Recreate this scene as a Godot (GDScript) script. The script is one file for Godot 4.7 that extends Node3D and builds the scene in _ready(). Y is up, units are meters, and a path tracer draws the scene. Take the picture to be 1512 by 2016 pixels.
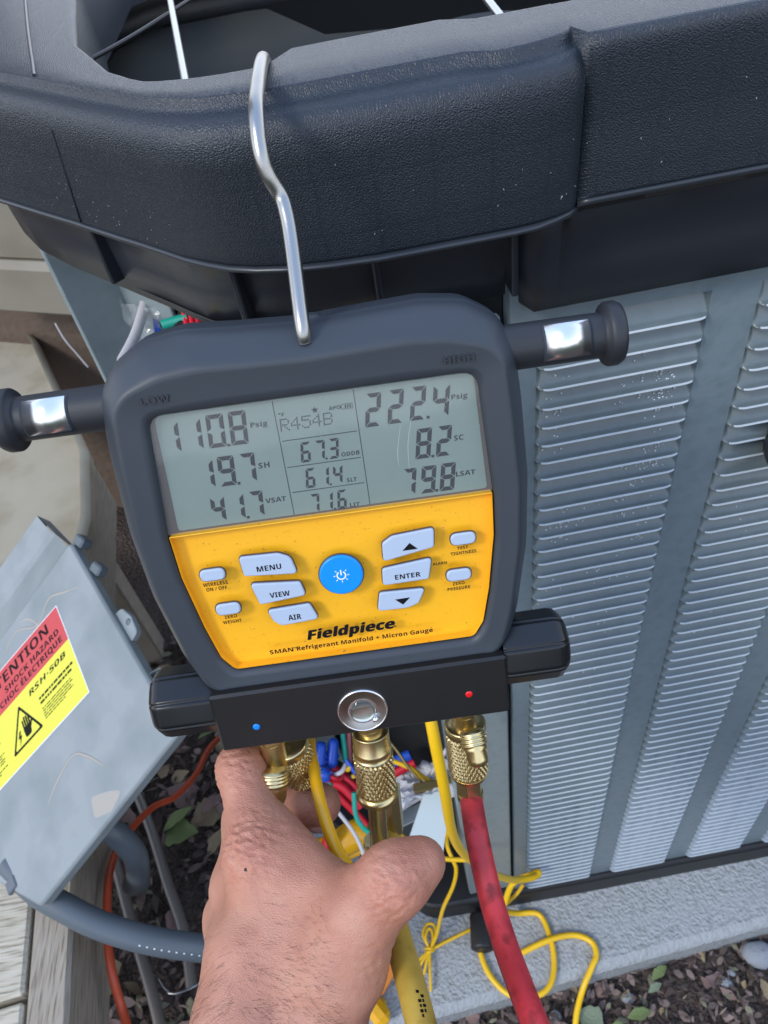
extends Node3D
# A hand steadies a digital manifold gauge that hangs from the black cap of an outdoor condenser.

var M := {}
var used := {}
var textures := {}
var rng := RandomNumberGenerator.new()

func V(x: float, y: float, z: float) -> Vector3:
	return Vector3(x, y, z)

# ---------------------------------------------------------------- materials
func noise_tex(key: String, kind: int, freq: float, oct: int, sz := 512, sd := 1, normal := false) -> NoiseTexture2D:
	var k := "%s" % key
	if textures.has(k):
		return textures[k]
	var n := FastNoiseLite.new()
	n.noise_type = kind
	n.frequency = freq
	n.fractal_octaves = oct
	n.seed = sd
	if kind == FastNoiseLite.TYPE_CELLULAR:
		n.cellular_return_type = FastNoiseLite.RETURN_DISTANCE
		n.cellular_jitter = 1.0
	var t := NoiseTexture2D.new()
	t.width = sz
	t.height = sz
	t.seamless = true
	t.seamless_blend_skirt = 0.2
	t.as_normal_map = normal
	t.noise = n
	textures[k] = t
	return t

func ramp_tex(key: String, kind: int, freq: float, oct: int, stops: Array, sz := 512, sd := 1) -> NoiseTexture2D:
	var t := noise_tex(key, kind, freq, oct, sz, sd)
	var g := Gradient.new()
	var offs := PackedFloat32Array()
	var cols := PackedColorArray()
	for s in stops:
		offs.append(s[0])
		cols.append(s[1])
	g.offsets = offs
	g.colors = cols
	t.color_ramp = g
	return t

func lin(r: float, g: float, b: float, a := 1.0) -> Color:
	var c := Color(r, g, b).linear_to_srgb()
	c.a = a
	return c

func mat(key: String, r: float, g: float, b: float, rough: float, metal := 0.0) -> StandardMaterial3D:
	var m := StandardMaterial3D.new()
	m.resource_name = key
	m.albedo_color = lin(r, g, b)
	m.roughness = rough
	m.metallic = metal
	M[key] = m
	return m

func relief(m: StandardMaterial3D, tex: Texture2D, cm: float, tile: float, world := false) -> void:
	m.heightmap_enabled = true
	m.heightmap_texture = tex
	m.heightmap_scale = cm
	tri(m, tile, world)

func tri(m: StandardMaterial3D, tile: float, world := false) -> void:
	m.uv1_triplanar = true
	m.uv1_world_triplanar = world
	m.uv1_scale = Vector3.ONE / tile

func make_materials() -> void:
	var sx := FastNoiseLite.TYPE_SIMPLEX_SMOOTH
	var ce := FastNoiseLite.TYPE_CELLULAR
	var grain := noise_tex("grain", sx, 0.05, 2, 512, 3)
	var fine := noise_tex("fine", sx, 0.12, 3, 512, 5)
	var soft := noise_tex("soft", sx, 0.012, 4, 512, 7)
	var cells := noise_tex("cells", ce, 0.06, 2, 512, 11)
	var m := mat("cap", 0.018, 0.024, 0.034, 0.36)
	relief(m, grain, 0.046, 0.024)
	m = mat("cap_smooth", 0.024, 0.029, 0.037, 0.33)
	relief(m, soft, 0.02, 0.12)
	mat("cap_scuff", 0.3, 0.3, 0.29, 0.7)
	m = mat("rubber", 0.034, 0.042, 0.053, 0.46)
	relief(m, fine, 0.004, 0.03)
	m = mat("rubber_dark", 0.02, 0.022, 0.027, 0.5)
	relief(m, fine, 0.004, 0.03)
	m = mat("block", 0.009, 0.009, 0.0095, 0.42)
	relief(m, fine, 0.006, 0.02)
	mat("knob", 0.007, 0.008, 0.010, 0.26)
	m = mat("yellow", 0.93, 0.46, 0.016, 0.36)
	m.albedo_texture = ramp_tex("yellowdirt", sx, 0.035, 5, [[0.0, Color(0.80, 0.74, 0.68)], [0.16, Color(0.95, 0.93, 0.9)], [0.3, Color(1, 1, 1)], [1.0, Color(1, 1, 1)]], 512, 21)
	tri(m, 0.06)
	mat("key_grey", 0.42, 0.5, 0.63, 0.42)
	mat("key_blue", 0.002, 0.27, 0.82, 0.36)
	mat("print_black", 0.010, 0.009, 0.012, 0.6)
	M.print_black.metallic_specular = 0.2
	mat("print_white", 0.85, 0.88, 0.9, 0.5)
	m = mat("lcd", 0.165, 0.225, 0.2, 0.35)
	m.albedo_texture = ramp_tex("lcdhaze", sx, 0.01, 3, [[0.0, Color(0.93, 0.95, 0.95)], [1.0, Color(1, 1, 1)]], 256, 31)
	tri(m, 0.12)
	mat("lcd_ink", 0.008, 0.010, 0.016, 0.7)
	M.lcd_ink.metallic_specular = 0.12
	mat("lcd_well", 0.07, 0.052, 0.046, 0.4)
	m = mat("window", 1, 1, 1, 0.06)
	m.transparency = BaseMaterial3D.TRANSPARENCY_ALPHA
	m.albedo_color = Color(1, 1, 1, 0.03)
	m.metallic_specular = 0.28
	mat("scratch", 0.5, 0.55, 0.55, 0.5)
	m = mat("brass", 0.70, 0.565, 0.29, 0.3, 1.0)
	relief(m, fine, 0.004, 0.02)
	mat("brass_dark", 0.4, 0.3, 0.13, 0.4, 1.0)
	m = mat("steel", 0.38, 0.375, 0.36, 0.3, 1.0)
	relief(m, fine, 0.003, 0.02)
	mat("chrome", 0.82, 0.82, 0.83, 0.25, 1.0)
	mat("wire_steel", 0.5, 0.52, 0.55, 0.3, 1.0)
	m = mat("paint", 0.185, 0.235, 0.265, 0.34)
	m.albedo_texture = ramp_tex("paintdirt", sx, 0.02, 5, [[0.0, Color(0.93, 0.94, 0.93)], [0.5, Color(1, 1, 1)], [0.78, Color(1, 1, 1)], [1.0, Color(1.0, 1.0, 0.97)]], 512, 41)
	relief(m, noise_tex("drip", sx, 0.022, 4, 512, 43), 0.03, 0.16, true)
	m = mat("paint_louver", 0.135, 0.168, 0.18, 0.25)
	m.albedo_texture = textures["paintdirt"]
	m.roughness_texture = ramp_tex("wet", sx, 0.014, 5, [[0.0, Color(1.4, 1.4, 1.4)], [0.5, Color(1, 1, 1)], [0.6, Color(0.55, 0.55, 0.55)], [1.0, Color(0.4, 0.4, 0.4)]], 512, 47)
	relief(m, noise_tex("runs", sx, 0.03, 3, 512, 45), 0.018, 0.14, true)
	ramp_tex("glare_and_dust", sx, 0.02, 5, [[0.0, Color(0.7, 0.72, 0.74)], [0.4, Color(0.92, 0.93, 0.94)], [0.6, Color(1, 1, 1)], [1.0, Color(1, 1, 1)]], 512, 49)  # mottling for the louvres lightened with painted glare
	for k in 10:   # bright glare painted into the lower louvres, paler towards the bottom
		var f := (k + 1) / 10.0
		m = mat("paint_glare%d" % k, lerpf(0.135, 0.29, f), lerpf(0.168, 0.335, f), lerpf(0.18, 0.38, f), 0.25)
		m.albedo_texture = textures["glare_and_dust"]
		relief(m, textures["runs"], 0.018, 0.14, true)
	m = mat("paint_post", 0.26, 0.31, 0.325, 0.34)
	m.albedo_texture = textures["paintdirt"]
	tri(m, 0.2, true)
	m = mat("lip", 0.52, 0.58, 0.62, 0.2)  # paler than the louvre paint: the sky highlight is in the colour
	m = mat("droplet", 0.55, 0.6, 0.62, 0.06, 0.7)
	m.metallic = 0.3
	mat("dark_inside", 0.016, 0.018, 0.019, 0.7)
	mat("inside_grey", 0.07, 0.085, 0.09, 0.5)
	m = mat("dusty_metal", 0.020, 0.020, 0.013, 0.85)
	m.albedo_texture = ramp_tex("streak", sx, 0.008, 4, [[0.0, Color(0.4, 0.4, 0.36)], [0.55, Color(0.75, 0.74, 0.7)], [1.0, Color(1, 1, 0.95)]], 256, 51)
	tri(m, 0.5, true)
	m = mat("pad", 0.40, 0.42, 0.43, 0.85)
	m.albedo_texture = ramp_tex("padspots", sx, 0.03, 5, [[0.0, Color(0.8, 0.79, 0.77)], [0.4, Color(0.95, 0.95, 0.95)], [1.0, Color(1, 1, 1)]], 512, 61)
	relief(m, noise_tex("padlumps", sx, 0.055, 2, 512, 63), 0.22, 0.20, true)
	m = mat("soil", 0.11, 0.085, 0.075, 0.95)
	m.albedo_texture = ramp_tex("soilspots", sx, 0.04, 5, [[0.0, Color(0.45, 0.42, 0.4)], [0.5, Color(0.9, 0.88, 0.86)], [1.0, Color(1, 1, 1)]], 512, 71)
	relief(m, noise_tex("soillumps", sx, 0.03, 5, 512, 73), 1.4, 0.16, true)
	m = mat("wood_grey", 0.62, 0.57, 0.47, 0.85)
	m.albedo_texture = ramp_tex("woodgrain", sx, 0.02, 5, [[0.0, Color(0.66, 0.63, 0.58)], [0.4, Color(0.9, 0.89, 0.87)], [1.0, Color(1, 1, 1)]], 512, 81)
	relief(m, textures["woodgrain"], 0.25, 0.2)
	m.uv1_scale = Vector3(2.0, 24.0, 24.0)
	m = mat("wood_beam", 0.42, 0.37, 0.31, 0.85)
	m.albedo_texture = textures["woodgrain"]
	relief(m, textures["woodgrain"], 0.25, 0.2)
	m.uv1_scale = Vector3(24.0, 24.0, 2.0)
	m = mat("cream", 0.42, 0.375, 0.29, 0.6)
	m.albedo_texture = ramp_tex("creamdirt", sx, 0.006, 4, [[0.0, Color(0.86, 0.84, 0.8)], [0.5, Color(0.97, 0.97, 0.96)], [1.0, Color(1, 1, 1)]], 512, 91)
	tri(m, 0.4, true)
	m = mat("siding", 0.26, 0.235, 0.19, 0.6)
	m.albedo_texture = textures["creamdirt"]
	tri(m, 0.6, true)
	m = mat("brown_wall", 0.12, 0.085, 0.062, 0.85)
	relief(m, soft, 0.3, 0.2, true)
	m = mat("pvc_grey", 0.26, 0.29, 0.305, 0.42)
	m.albedo_texture = ramp_tex("pvcstain", sx, 0.007, 4, [[0.0, Color(0.86, 0.88, 0.86)], [0.6, Color(0.98, 0.98, 0.98)], [0.8, Color(1.1, 1.06, 1.0)], [1.0, Color(1.2, 1.12, 1.02)]], 512, 95)
	tri(m, 0.3)
	mat("pvc_dark", 0.10, 0.125, 0.14, 0.45)
	mat("pvc_stain", 0.36, 0.335, 0.30, 0.6)
	mat("conduit", 0.10, 0.12, 0.14, 0.38)
	mat("label_red", 0.55, 0.045, 0.05, 0.45)
	mat("label_yellow", 0.72, 0.69, 0.055, 0.45)
	mat("hose_red", 0.56, 0.035, 0.045, 0.5)
	M["hose_red"].albedo_texture = ramp_tex("hosegrime", sx, 0.012, 5, [[0.0, Color(0.3, 0.27, 0.26)], [0.28, Color(0.7, 0.68, 0.66)], [0.42, Color(1, 1, 1)], [1.0, Color(1, 1, 1)]], 512, 97)
	tri(M["hose_red"], 0.12, true)
	mat("hose_yellow", 0.62, 0.42, 0.07, 0.5)
	M["hose_yellow"].albedo_texture = ramp_tex("hosegrime2", sx, 0.012, 5, [[0.0, Color(0.55, 0.52, 0.42)], [0.35, Color(0.88, 0.86, 0.8)], [1.0, Color(1, 1, 1)]], 512, 99)
	tri(M["hose_yellow"], 0.1, true)
	mat("hose_blue", 0.02, 0.08, 0.4, 0.45)
	m = mat("amber", 0.82, 0.42, 0.012, 0.22)
	mat("yellow_wire", 0.88, 0.53, 0.012, 0.35)
	mat("orange_cord", 0.55, 0.075, 0.025, 0.42)
	mat("clear_tube", 0.16, 0.14, 0.125, 0.3)
	mat("wire_red", 0.65, 0.015, 0.035, 0.35)
	mat("wire_blue", 0.015, 0.09, 0.55, 0.35)
	mat("wire_teal", 0.01, 0.36, 0.27, 0.4)
	mat("wire_pink", 0.7, 0.2, 0.2, 0.4)
	mat("wire_white", 0.6, 0.58, 0.6, 0.45)
	mat("wire_black", 0.012, 0.012, 0.014, 0.4)
	mat("wire_orange", 0.8, 0.22, 0.02, 0.4)
	mat("orange_plastic", 0.85, 0.25, 0.02, 0.35)
	mat("tag_white", 0.50, 0.58, 0.60, 0.4)
	mat("paper", 0.36, 0.44, 0.52, 0.6)
	m = mat("bag", 0.8, 0.82, 0.88, 0.35)
	m.backlight_enabled = true
	m.backlight = lin(0.3, 0.32, 0.36)
	mat("led_blue", 0.0, 0.22, 0.8, 0.3)
	mat("led_red", 0.75, 0.01, 0.015, 0.3)
	m = mat("glass", 1, 1, 1, 0.02)
	m.refraction_enabled = true
	m.refraction_scale = 0.05
	m.albedo_color = Color(0.95, 1.0, 0.98, 0.0)
	m = mat("skin", 1, 1, 1, 0.48)
	m.vertex_color_use_as_albedo = true
	m.subsurf_scatter_enabled = true
	m.subsurf_scatter_strength = 0.06
	relief(m, noise_tex("skin", ce, 0.1, 2, 512, 111), 0.03, 0.035)
	m.uv1_scale = Vector3(22.0, 44.0, 34.0)
	m = mat("nail", 0.62, 0.36, 0.32, 0.3)
	mat("sleeve", 0.05, 0.055, 0.065, 0.9)
	mat("hair", 0.03, 0.016, 0.01, 0.5)
	m = mat("wrap", 1, 1, 1, 0.2)
	m.transparency = BaseMaterial3D.TRANSPARENCY_ALPHA
	m.albedo_color = Color(0.9, 0.93, 0.95, 0.12)
	m = mat("added_hedge", 0.05, 0.085, 0.03, 0.8)
	relief(m, soft, 2.0, 0.5, true)
	mat("rubber_black", 0.012, 0.012, 0.013, 0.5)
	for k in ["leaf_brown", "leaf_tan", "leaf_green", "leaf_pale", "stone", "stone_brown", "litter", "twig"]:
		var c: Array = {"leaf_brown": [0.21, 0.135, 0.12], "leaf_tan": [0.26, 0.2, 0.12], "leaf_green": [0.15, 0.2, 0.07], "leaf_pale": [0.2, 0.24, 0.16], "stone": [0.26, 0.28, 0.31], "stone_brown": [0.22, 0.14, 0.12], "litter": [0.085, 0.062, 0.05], "twig": [0.13, 0.10, 0.085]}[k]
		m = mat(k, c[0], c[1], c[2], 0.75)
		relief(m, soft, 0.08, 0.03, true)

# ---------------------------------------------------------------- naming
func numbered(called: String) -> String:
	if not used.has(called):
		used[called] = 0
		return called
	used[called] += 1
	return "%s_%03d" % [called, used[called]]

func tag(o: Node3D, label: String, category: String, group := "") -> void:
	o.set_meta("label", label)
	o.set_meta("category", category)
	if group:
		o.set_meta("group", group)

func thing(called: String, label: String, category: String, at := Vector3.ZERO, group := "") -> Node3D:
	var o := Node3D.new()
	o.name = numbered(called)
	add_child(o)
	o.position = at
	tag(o, label, category, group)
	return o

func put(called: String, mesh: Mesh, m: Material, parent: Node3D = null) -> MeshInstance3D:
	var o := MeshInstance3D.new()
	o.mesh = mesh
	o.material_override = m
	if parent == null:
		o.name = numbered(called)
		add_child(o)
	else:
		o.name = called
		if parent.has_node(NodePath(called)):
			var k := 1
			while parent.has_node(NodePath("%s_%03d" % [called, k])):
				k += 1
			o.name = "%s_%03d" % [called, k]
		parent.add_child(o)
	return o

# ---------------------------------------------------------------- mesh building
func st_new() -> SurfaceTool:
	var st := SurfaceTool.new()
	st.begin(Mesh.PRIMITIVE_TRIANGLES)
	return st

func done(st: SurfaceTool) -> ArrayMesh:
	st.generate_normals()
	st.index()
	var arr := st.commit_to_arrays()
	var v: PackedVector3Array = arr[Mesh.ARRAY_VERTEX]
	var ix: PackedInt32Array = arr[Mesh.ARRAY_INDEX]
	var mid := Vector3.ZERO
	for p in v:
		mid += p
	mid /= maxf(v.size(), 1)
	var vol := 0.0
	for i in range(0, ix.size(), 3):
		vol += (v[ix[i]] - mid).dot((v[ix[i + 1]] - mid).cross(v[ix[i + 2]] - mid))
	if vol > 0.0:   # inside out: turn every face round
		var nn: PackedVector3Array = arr[Mesh.ARRAY_NORMAL]
		for i in nn.size():
			nn[i] = -nn[i]
		for i in range(0, ix.size(), 3):
			var t := ix[i + 1]
			ix[i + 1] = ix[i + 2]
			ix[i + 2] = t
		arr[Mesh.ARRAY_NORMAL] = nn
		arr[Mesh.ARRAY_INDEX] = ix
	var mesh := ArrayMesh.new()
	mesh.add_surface_from_arrays(Mesh.PRIMITIVE_TRIANGLES, arr)
	return mesh

func tri3(st: SurfaceTool, a: Vector3, b: Vector3, c: Vector3) -> void:
	st.add_vertex(a)
	st.add_vertex(b)
	st.add_vertex(c)

func quad(st: SurfaceTool, a: Vector3, b: Vector3, c: Vector3, d: Vector3) -> void:   # clockwise seen from outside
	tri3(st, a, b, c)
	tri3(st, a, c, d)

func flat(st: SurfaceTool, on := true) -> void:
	st.set_smooth_group(-1 if on else 0)

# rows of points; columns run round, rows run along. Outside is where row x column turns clockwise.
func grid(st: SurfaceTool, rows: Array, closed: bool, flip := false) -> void:
	for i in rows.size() - 1:
		var p: PackedVector3Array = rows[i]
		var q: PackedVector3Array = rows[i + 1]
		var n := p.size()
		for j in (n if closed else n - 1):
			var k := (j + 1) % n
			if flip:
				quad(st, p[j], q[j], q[k], p[k])
			else:
				quad(st, p[j], p[k], q[k], q[j])

func fan(st: SurfaceTool, ring: PackedVector3Array, mid: Vector3, flip := false) -> void:
	for j in ring.size():
		var k := (j + 1) % ring.size()
		if flip:
			tri3(st, mid, ring[k], ring[j])
		else:
			tri3(st, mid, ring[j], ring[k])

func spline(pts: Array, per := 8) -> PackedVector3Array:
	var out := PackedVector3Array()
	for i in pts.size() - 1:
		var a: Vector3 = pts[maxi(i - 1, 0)]
		var b: Vector3 = pts[i]
		var c: Vector3 = pts[i + 1]
		var d: Vector3 = pts[mini(i + 2, pts.size() - 1)]
		for k in per:
			var t := float(k) / per
			out.append(0.5 * ((2.0 * b) + (c - a) * t + (2.0 * a - 5.0 * b + 4.0 * c - d) * t * t + (3.0 * b - a - 3.0 * c + d) * t * t * t))
	out.append(pts[-1])
	return out

func tube_into(st: SurfaceTool, path: PackedVector3Array, radii: Array, sides := 10, caps := true) -> void:
	var rows := []
	var up := Vector3.UP
	var n := path.size()
	for i in n:
		var t := (path[mini(i + 1, n - 1)] - path[maxi(i - 1, 0)]).normalized()
		if i == 0:
			up = t.cross(Vector3(0.31, 0.2, 0.93)).normalized()
			if up.length() < 0.1:
				up = t.cross(Vector3.RIGHT).normalized()
		up = (up - t * up.dot(t)).normalized()
		var side := t.cross(up)
		var f := float(i) / maxf(n - 1, 1) * (radii.size() - 1)
		var k := mini(int(f), radii.size() - 1)
		var r: float = lerpf(radii[k], radii[mini(k + 1, radii.size() - 1)], f - k)
		var ring := PackedVector3Array()
		for j in sides:
			var a := TAU * j / sides
			ring.append(path[i] + (up * cos(a) + side * sin(a)) * r)
		rows.append(ring)
	grid(st, rows, true, true)
	if caps:
		flat(st)
		fan(st, rows[0], path[0], false)
		fan(st, rows[-1], path[n - 1], true)
		flat(st, false)

func tube(pts: Array, radii: Array, sides := 10, per := 8, caps := true) -> ArrayMesh:
	var st := st_new()
	flat(st, false)
	tube_into(st, spline(pts, per) if per > 1 else PackedVector3Array(pts), radii, sides, caps)
	return done(st)

# profile of (radius, along) turned round the axis a -> direction d
func lathe_into(st: SurfaceTool, profile: Array, at: Vector3, dir: Vector3, sides := 32, smooth := true, spin := 0.0) -> void:
	var d := dir.normalized()
	var u := d.cross(Vector3(0.2, 0.3, 0.93)).normalized()
	var w := d.cross(u)
	var rows := []
	for p in profile:
		var ring := PackedVector3Array()
		for j in sides:
			var a := TAU * j / sides + spin
			ring.append(at + d * p[1] + (u * cos(a) + w * sin(a)) * p[0])
		rows.append(ring)
	flat(st, not smooth)
	grid(st, rows, true, true)
	flat(st)
	fan(st, rows[0], at + d * profile[0][1], false)
	fan(st, rows[-1], at + d * profile[-1][1], true)
	flat(st, false)

func lathe(profile: Array, at: Vector3, dir: Vector3, sides := 32, smooth := true) -> ArrayMesh:
	var st := st_new()
	lathe_into(st, profile, at, dir, sides, smooth)
	return done(st)

# chamfered box
func cbox_into(st: SurfaceTool, c: Vector3, s: Vector3, b: float, basis := Basis.IDENTITY) -> void:
	var h := s * 0.5
	b = minf(b, minf(h.x, minf(h.y, h.z)) * 0.95)
	var P := func(ax: int, sx: float, sy: float, sz: float) -> Vector3:
		var v := Vector3(sx * (h.x - (0.0 if ax == 0 else b)), sy * (h.y - (0.0 if ax == 1 else b)), sz * (h.z - (0.0 if ax == 2 else b)))
		return c + basis * v
	flat(st)
	var out := func(a: Vector3, bb: Vector3, cc: Vector3, dd: Vector3):
		var nn := (bb - a).cross(cc - a)
		if nn.dot((a + cc) * 0.5 - c) > 0.0:   # counter-clockwise from outside: turn
			quad(st, a, dd, cc, bb)
		else:
			quad(st, a, bb, cc, dd)
	for s1 in [-1.0, 1.0]:
		out.call(P.call(0, s1, -1, -1), P.call(0, s1, 1, -1), P.call(0, s1, 1, 1), P.call(0, s1, -1, 1))
		out.call(P.call(1, -1, s1, -1), P.call(1, 1, s1, -1), P.call(1, 1, s1, 1), P.call(1, -1, s1, 1))
		out.call(P.call(2, -1, -1, s1), P.call(2, 1, -1, s1), P.call(2, 1, 1, s1), P.call(2, -1, 1, s1))
		for s2 in [-1.0, 1.0]:
			out.call(P.call(0, s1, s2, -1), P.call(0, s1, s2, 1), P.call(1, s1, s2, 1), P.call(1, s1, s2, -1))
			out.call(P.call(0, s1, -1, s2), P.call(0, s1, 1, s2), P.call(2, s1, 1, s2), P.call(2, s1, -1, s2))
			out.call(P.call(1, -1, s1, s2), P.call(1, 1, s1, s2), P.call(2, 1, s1, s2), P.call(2, -1, s1, s2))
			for s3 in [-1.0, 1.0]:
				var a: Vector3 = P.call(0, s1, s2, s3)
				var bb: Vector3 = P.call(1, s1, s2, s3)
				var cc: Vector3 = P.call(2, s1, s2, s3)
				if (bb - a).cross(cc - a).dot(a - c) > 0.0:
					tri3(st, a, cc, bb)
				else:
					tri3(st, a, bb, cc)
	flat(st, false)

func cbox(c: Vector3, s: Vector3, b: float, basis := Basis.IDENTITY) -> ArrayMesh:
	var st := st_new()
	cbox_into(st, c, s, b, basis)
	return done(st)

# corners rounded with the radius given for each point: [x, y, r]
func rounded(pts: Array, seg := 6) -> PackedVector2Array:
	var out := PackedVector2Array()
	var n := pts.size()
	for i in n:
		var p := Vector2(pts[i][0], pts[i][1])
		var r: float = pts[i][2]
		var a := Vector2(pts[(i + n - 1) % n][0], pts[(i + n - 1) % n][1])
		var b := Vector2(pts[(i + 1) % n][0], pts[(i + 1) % n][1])
		if r <= 0.0:
			out.append(p)
			continue
		var da := (a - p).normalized()
		var db := (b - p).normalized()
		var half := acos(clampf(da.dot(db), -1, 1)) * 0.5
		var t := minf(r / tan(half), minf(p.distance_to(a), p.distance_to(b)) * 0.5)
		var s := p + da * t
		var e := p + db * t
		for k in seg + 1:
			var f := float(k) / seg
			out.append(s.lerp(p, f).lerp(p.lerp(e, f), f))
	return out

func ccw(p: PackedVector2Array) -> PackedVector2Array:
	if Geometry2D.is_polygon_clockwise(p):
		p = p.duplicate()
		p.reverse()
	return p

func inset(p: PackedVector2Array, d: float) -> PackedVector2Array:   # p counter-clockwise (y up)
	var out := PackedVector2Array()
	var n := p.size()
	for i in n:
		var a := (p[i] - p[(i + n - 1) % n]).normalized()
		var b := (p[(i + 1) % n] - p[i]).normalized()
		var nn := Vector2(-a.y - b.y, a.x + b.x)
		if nn.length() < 1e-6:
			nn = Vector2(-a.y, a.x)
		nn = nn.normalized()
		var k := maxf(0.5, nn.dot(Vector2(-a.y, a.x)))
		out.append(p[i] + nn * d / k)
	return out

func signed_ccw(p: PackedVector2Array) -> PackedVector2Array:
	var s := 0.0
	for i in p.size():
		s += p[i].cross(p[(i + 1) % p.size()])
	if s < 0.0:
		p = p.duplicate()
		p.reverse()
	return p

func ring3(p: PackedVector2Array, z: float, k := 0.001) -> PackedVector3Array:
	var r := PackedVector3Array()
	for q in p:
		r.append(Vector3(q.x, q.y, z) * k)
	return r

func cap2(st: SurfaceTool, p: PackedVector2Array, z: float, up: bool, k := 0.001) -> void:
	var t := Geometry2D.triangulate_polygon(p)
	for i in range(0, t.size(), 3):
		var a := Vector3(p[t[i]].x, p[t[i]].y, z) * k
		var b := Vector3(p[t[i + 1]].x, p[t[i + 1]].y, z) * k
		var c := Vector3(p[t[i + 2]].x, p[t[i + 2]].y, z) * k
		var front := (b - a).cross(c - a).z > 0.0
		if front == up:
			tri3(st, a, c, b)
		else:
			tri3(st, a, b, c)

# plate with a bevelled front edge, in the plane x y, from z0 (back) to z1 (front)
func plate_into(st: SurfaceTool, poly: PackedVector2Array, z0: float, z1: float, bev: float, k := 0.001) -> void:
	var p := signed_ccw(poly)
	var q := inset(p, bev)
	flat(st)
	grid(st, [ring3(p, z0, k), ring3(p, z1 - bev, k)], true)
	flat(st, false)
	if bev > 0.0:
		grid(st, [ring3(p, z1 - bev, k), ring3(inset(p, bev * 0.3), z1 - bev * 0.3, k), ring3(q, z1, k)], true)
	flat(st)
	cap2(st, q, z1, true, k)
	cap2(st, p, z0, false, k)
	flat(st, false)

func plate(poly: PackedVector2Array, z0: float, z1: float, bev: float, k := 0.001) -> ArrayMesh:
	var st := st_new()
	plate_into(st, poly, z0, z1, bev, k)
	return done(st)

func rect2(x0: float, y0: float, x1: float, y1: float, r := 0.0) -> PackedVector2Array:
	return rounded([[x0, y0, r], [x1, y0, r], [x1, y1, r], [x0, y1, r]])

# ---------------------------------------------------------------- lettering
var fonts := {}
func font(weight: int, bolder := 0.0) -> Font:
	var k := "%d %f" % [weight, bolder]
	if not fonts.has(k):
		var s := SystemFont.new()
		s.font_names = PackedStringArray(["Droid Sans"])
		s.font_weight = weight
		if bolder > 0.0:
			var v := FontVariation.new()
			v.base_font = s
			v.variation_embolden = bolder
			fonts[k] = v
		else:
			fonts[k] = s
	return fonts[k]

# text set between x0 and x1 (millimetres), standing on y, with capitals cap high, lying at z; lean shears it
func words(text: String, x0: float, x1: float, y: float, cap: float, z: float, thick := 0.12, weight := 700, lean := 0.0, bolder := 0.0, rise := 0.0) -> ArrayMesh:
	var t := TextMesh.new()
	t.font = font(weight)
	t.font_size = 64
	t.pixel_size = 0.01
	t.depth = 0.05
	t.text = "H"
	var hb := t.get_aabb()
	t.text = text
	var b := t.get_aabb()
	t.horizontal_alignment = HORIZONTAL_ALIGNMENT_LEFT
	b = t.get_aabb()
	var sx := (x1 - x0) / b.size.x * 0.001
	var sy := cap / hb.size.y * 0.001
	var base_y := hb.position.y
	var x := Transform3D(Basis(Vector3(sx, rise * sx, 0), Vector3(lean * sy, sy, 0), Vector3(0, 0, thick / 0.05 * 0.001)), Vector3(x0 * 0.001 - b.position.x * sx - lean * sy * base_y, y * 0.001 - base_y * sy - b.position.x * rise * sx, z * 0.001))
	var st := st_new()
	st.append_from(t, 0, x)
	if bolder > 0.0:   # heavier strokes: the same letters again, a little aside and a hair lower
		for q in [Vector2(-1, 0), Vector2(1, 0.4), Vector2(0, -0.5), Vector2(0.6, 0.5), Vector2(-0.6, -0.4)]:
			var y2 := x
			y2.origin += V(q.x, q.y, -0.012 * (q.x + 2.0 * q.y + 2.2)) * bolder * 0.001
			st.append_from(t, 0, y2)
	return st.commit()

const SEG := {"0": "abcdef", "1": "bc", "2": "abged", "3": "abgcd", "4": "fgbc", "5": "afgcd", "6": "afgedc", "7": "abc", "8": "abcdefg", "9": "abcdfg"}
func digit_mesh(ch: String, x0: float, x1: float, yb: float, yt: float, thick: float, z: float, lean: float) -> ArrayMesh:
	var st := st_new()
	var ym := (yb + yt) * 0.5
	var g := 0.26
	var s := {
		"a": [[x0 + g, yt], [x1 - g, yt], [x1 - thick - g * 0.4, yt - thick], [x0 + thick + g * 0.4, yt - thick]],
		"d": [[x0 + g, yb], [x1 - g, yb], [x1 - thick - g * 0.4, yb + thick], [x0 + thick + g * 0.4, yb + thick]],
		"g": [[x0 + g * 1.6, ym], [x0 + thick, ym + thick * 0.55], [x1 - thick, ym + thick * 0.55], [x1 - g * 1.6, ym], [x1 - thick, ym - thick * 0.55], [x0 + thick, ym - thick * 0.55]],
		"f": [[x0, yt - g], [x0 + thick, yt - thick - g * 0.7], [x0 + thick, ym + thick * 0.6 + g * 0.4], [x0 + g * 0.4, ym + g * 0.9], [x0, ym + g * 1.6]],
		"b": [[x1, yt - g], [x1 - thick, yt - thick - g * 0.7], [x1 - thick, ym + thick * 0.6 + g * 0.4], [x1 - g * 0.4, ym + g * 0.9], [x1, ym + g * 1.6]],
		"e": [[x0, yb + g], [x0 + thick, yb + thick + g * 0.7], [x0 + thick, ym - thick * 0.6 - g * 0.4], [x0 + g * 0.4, ym - g * 0.9], [x0, ym - g * 1.6]],
		"c": [[x1, yb + g], [x1 - thick, yb + thick + g * 0.7], [x1 - thick, ym - thick * 0.6 - g * 0.4], [x1 - g * 0.4, ym - g * 0.9], [x1, ym - g * 1.6]],
	}
	for k in SEG[ch]:
		var poly := PackedVector2Array()
		for q in s[k]:
			poly.append(Vector2(q[0] + (q[1] - yb) * lean, q[1]))
		plate_into(st, poly, z, z + 0.08, 0.0)
	return done(st)

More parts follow.
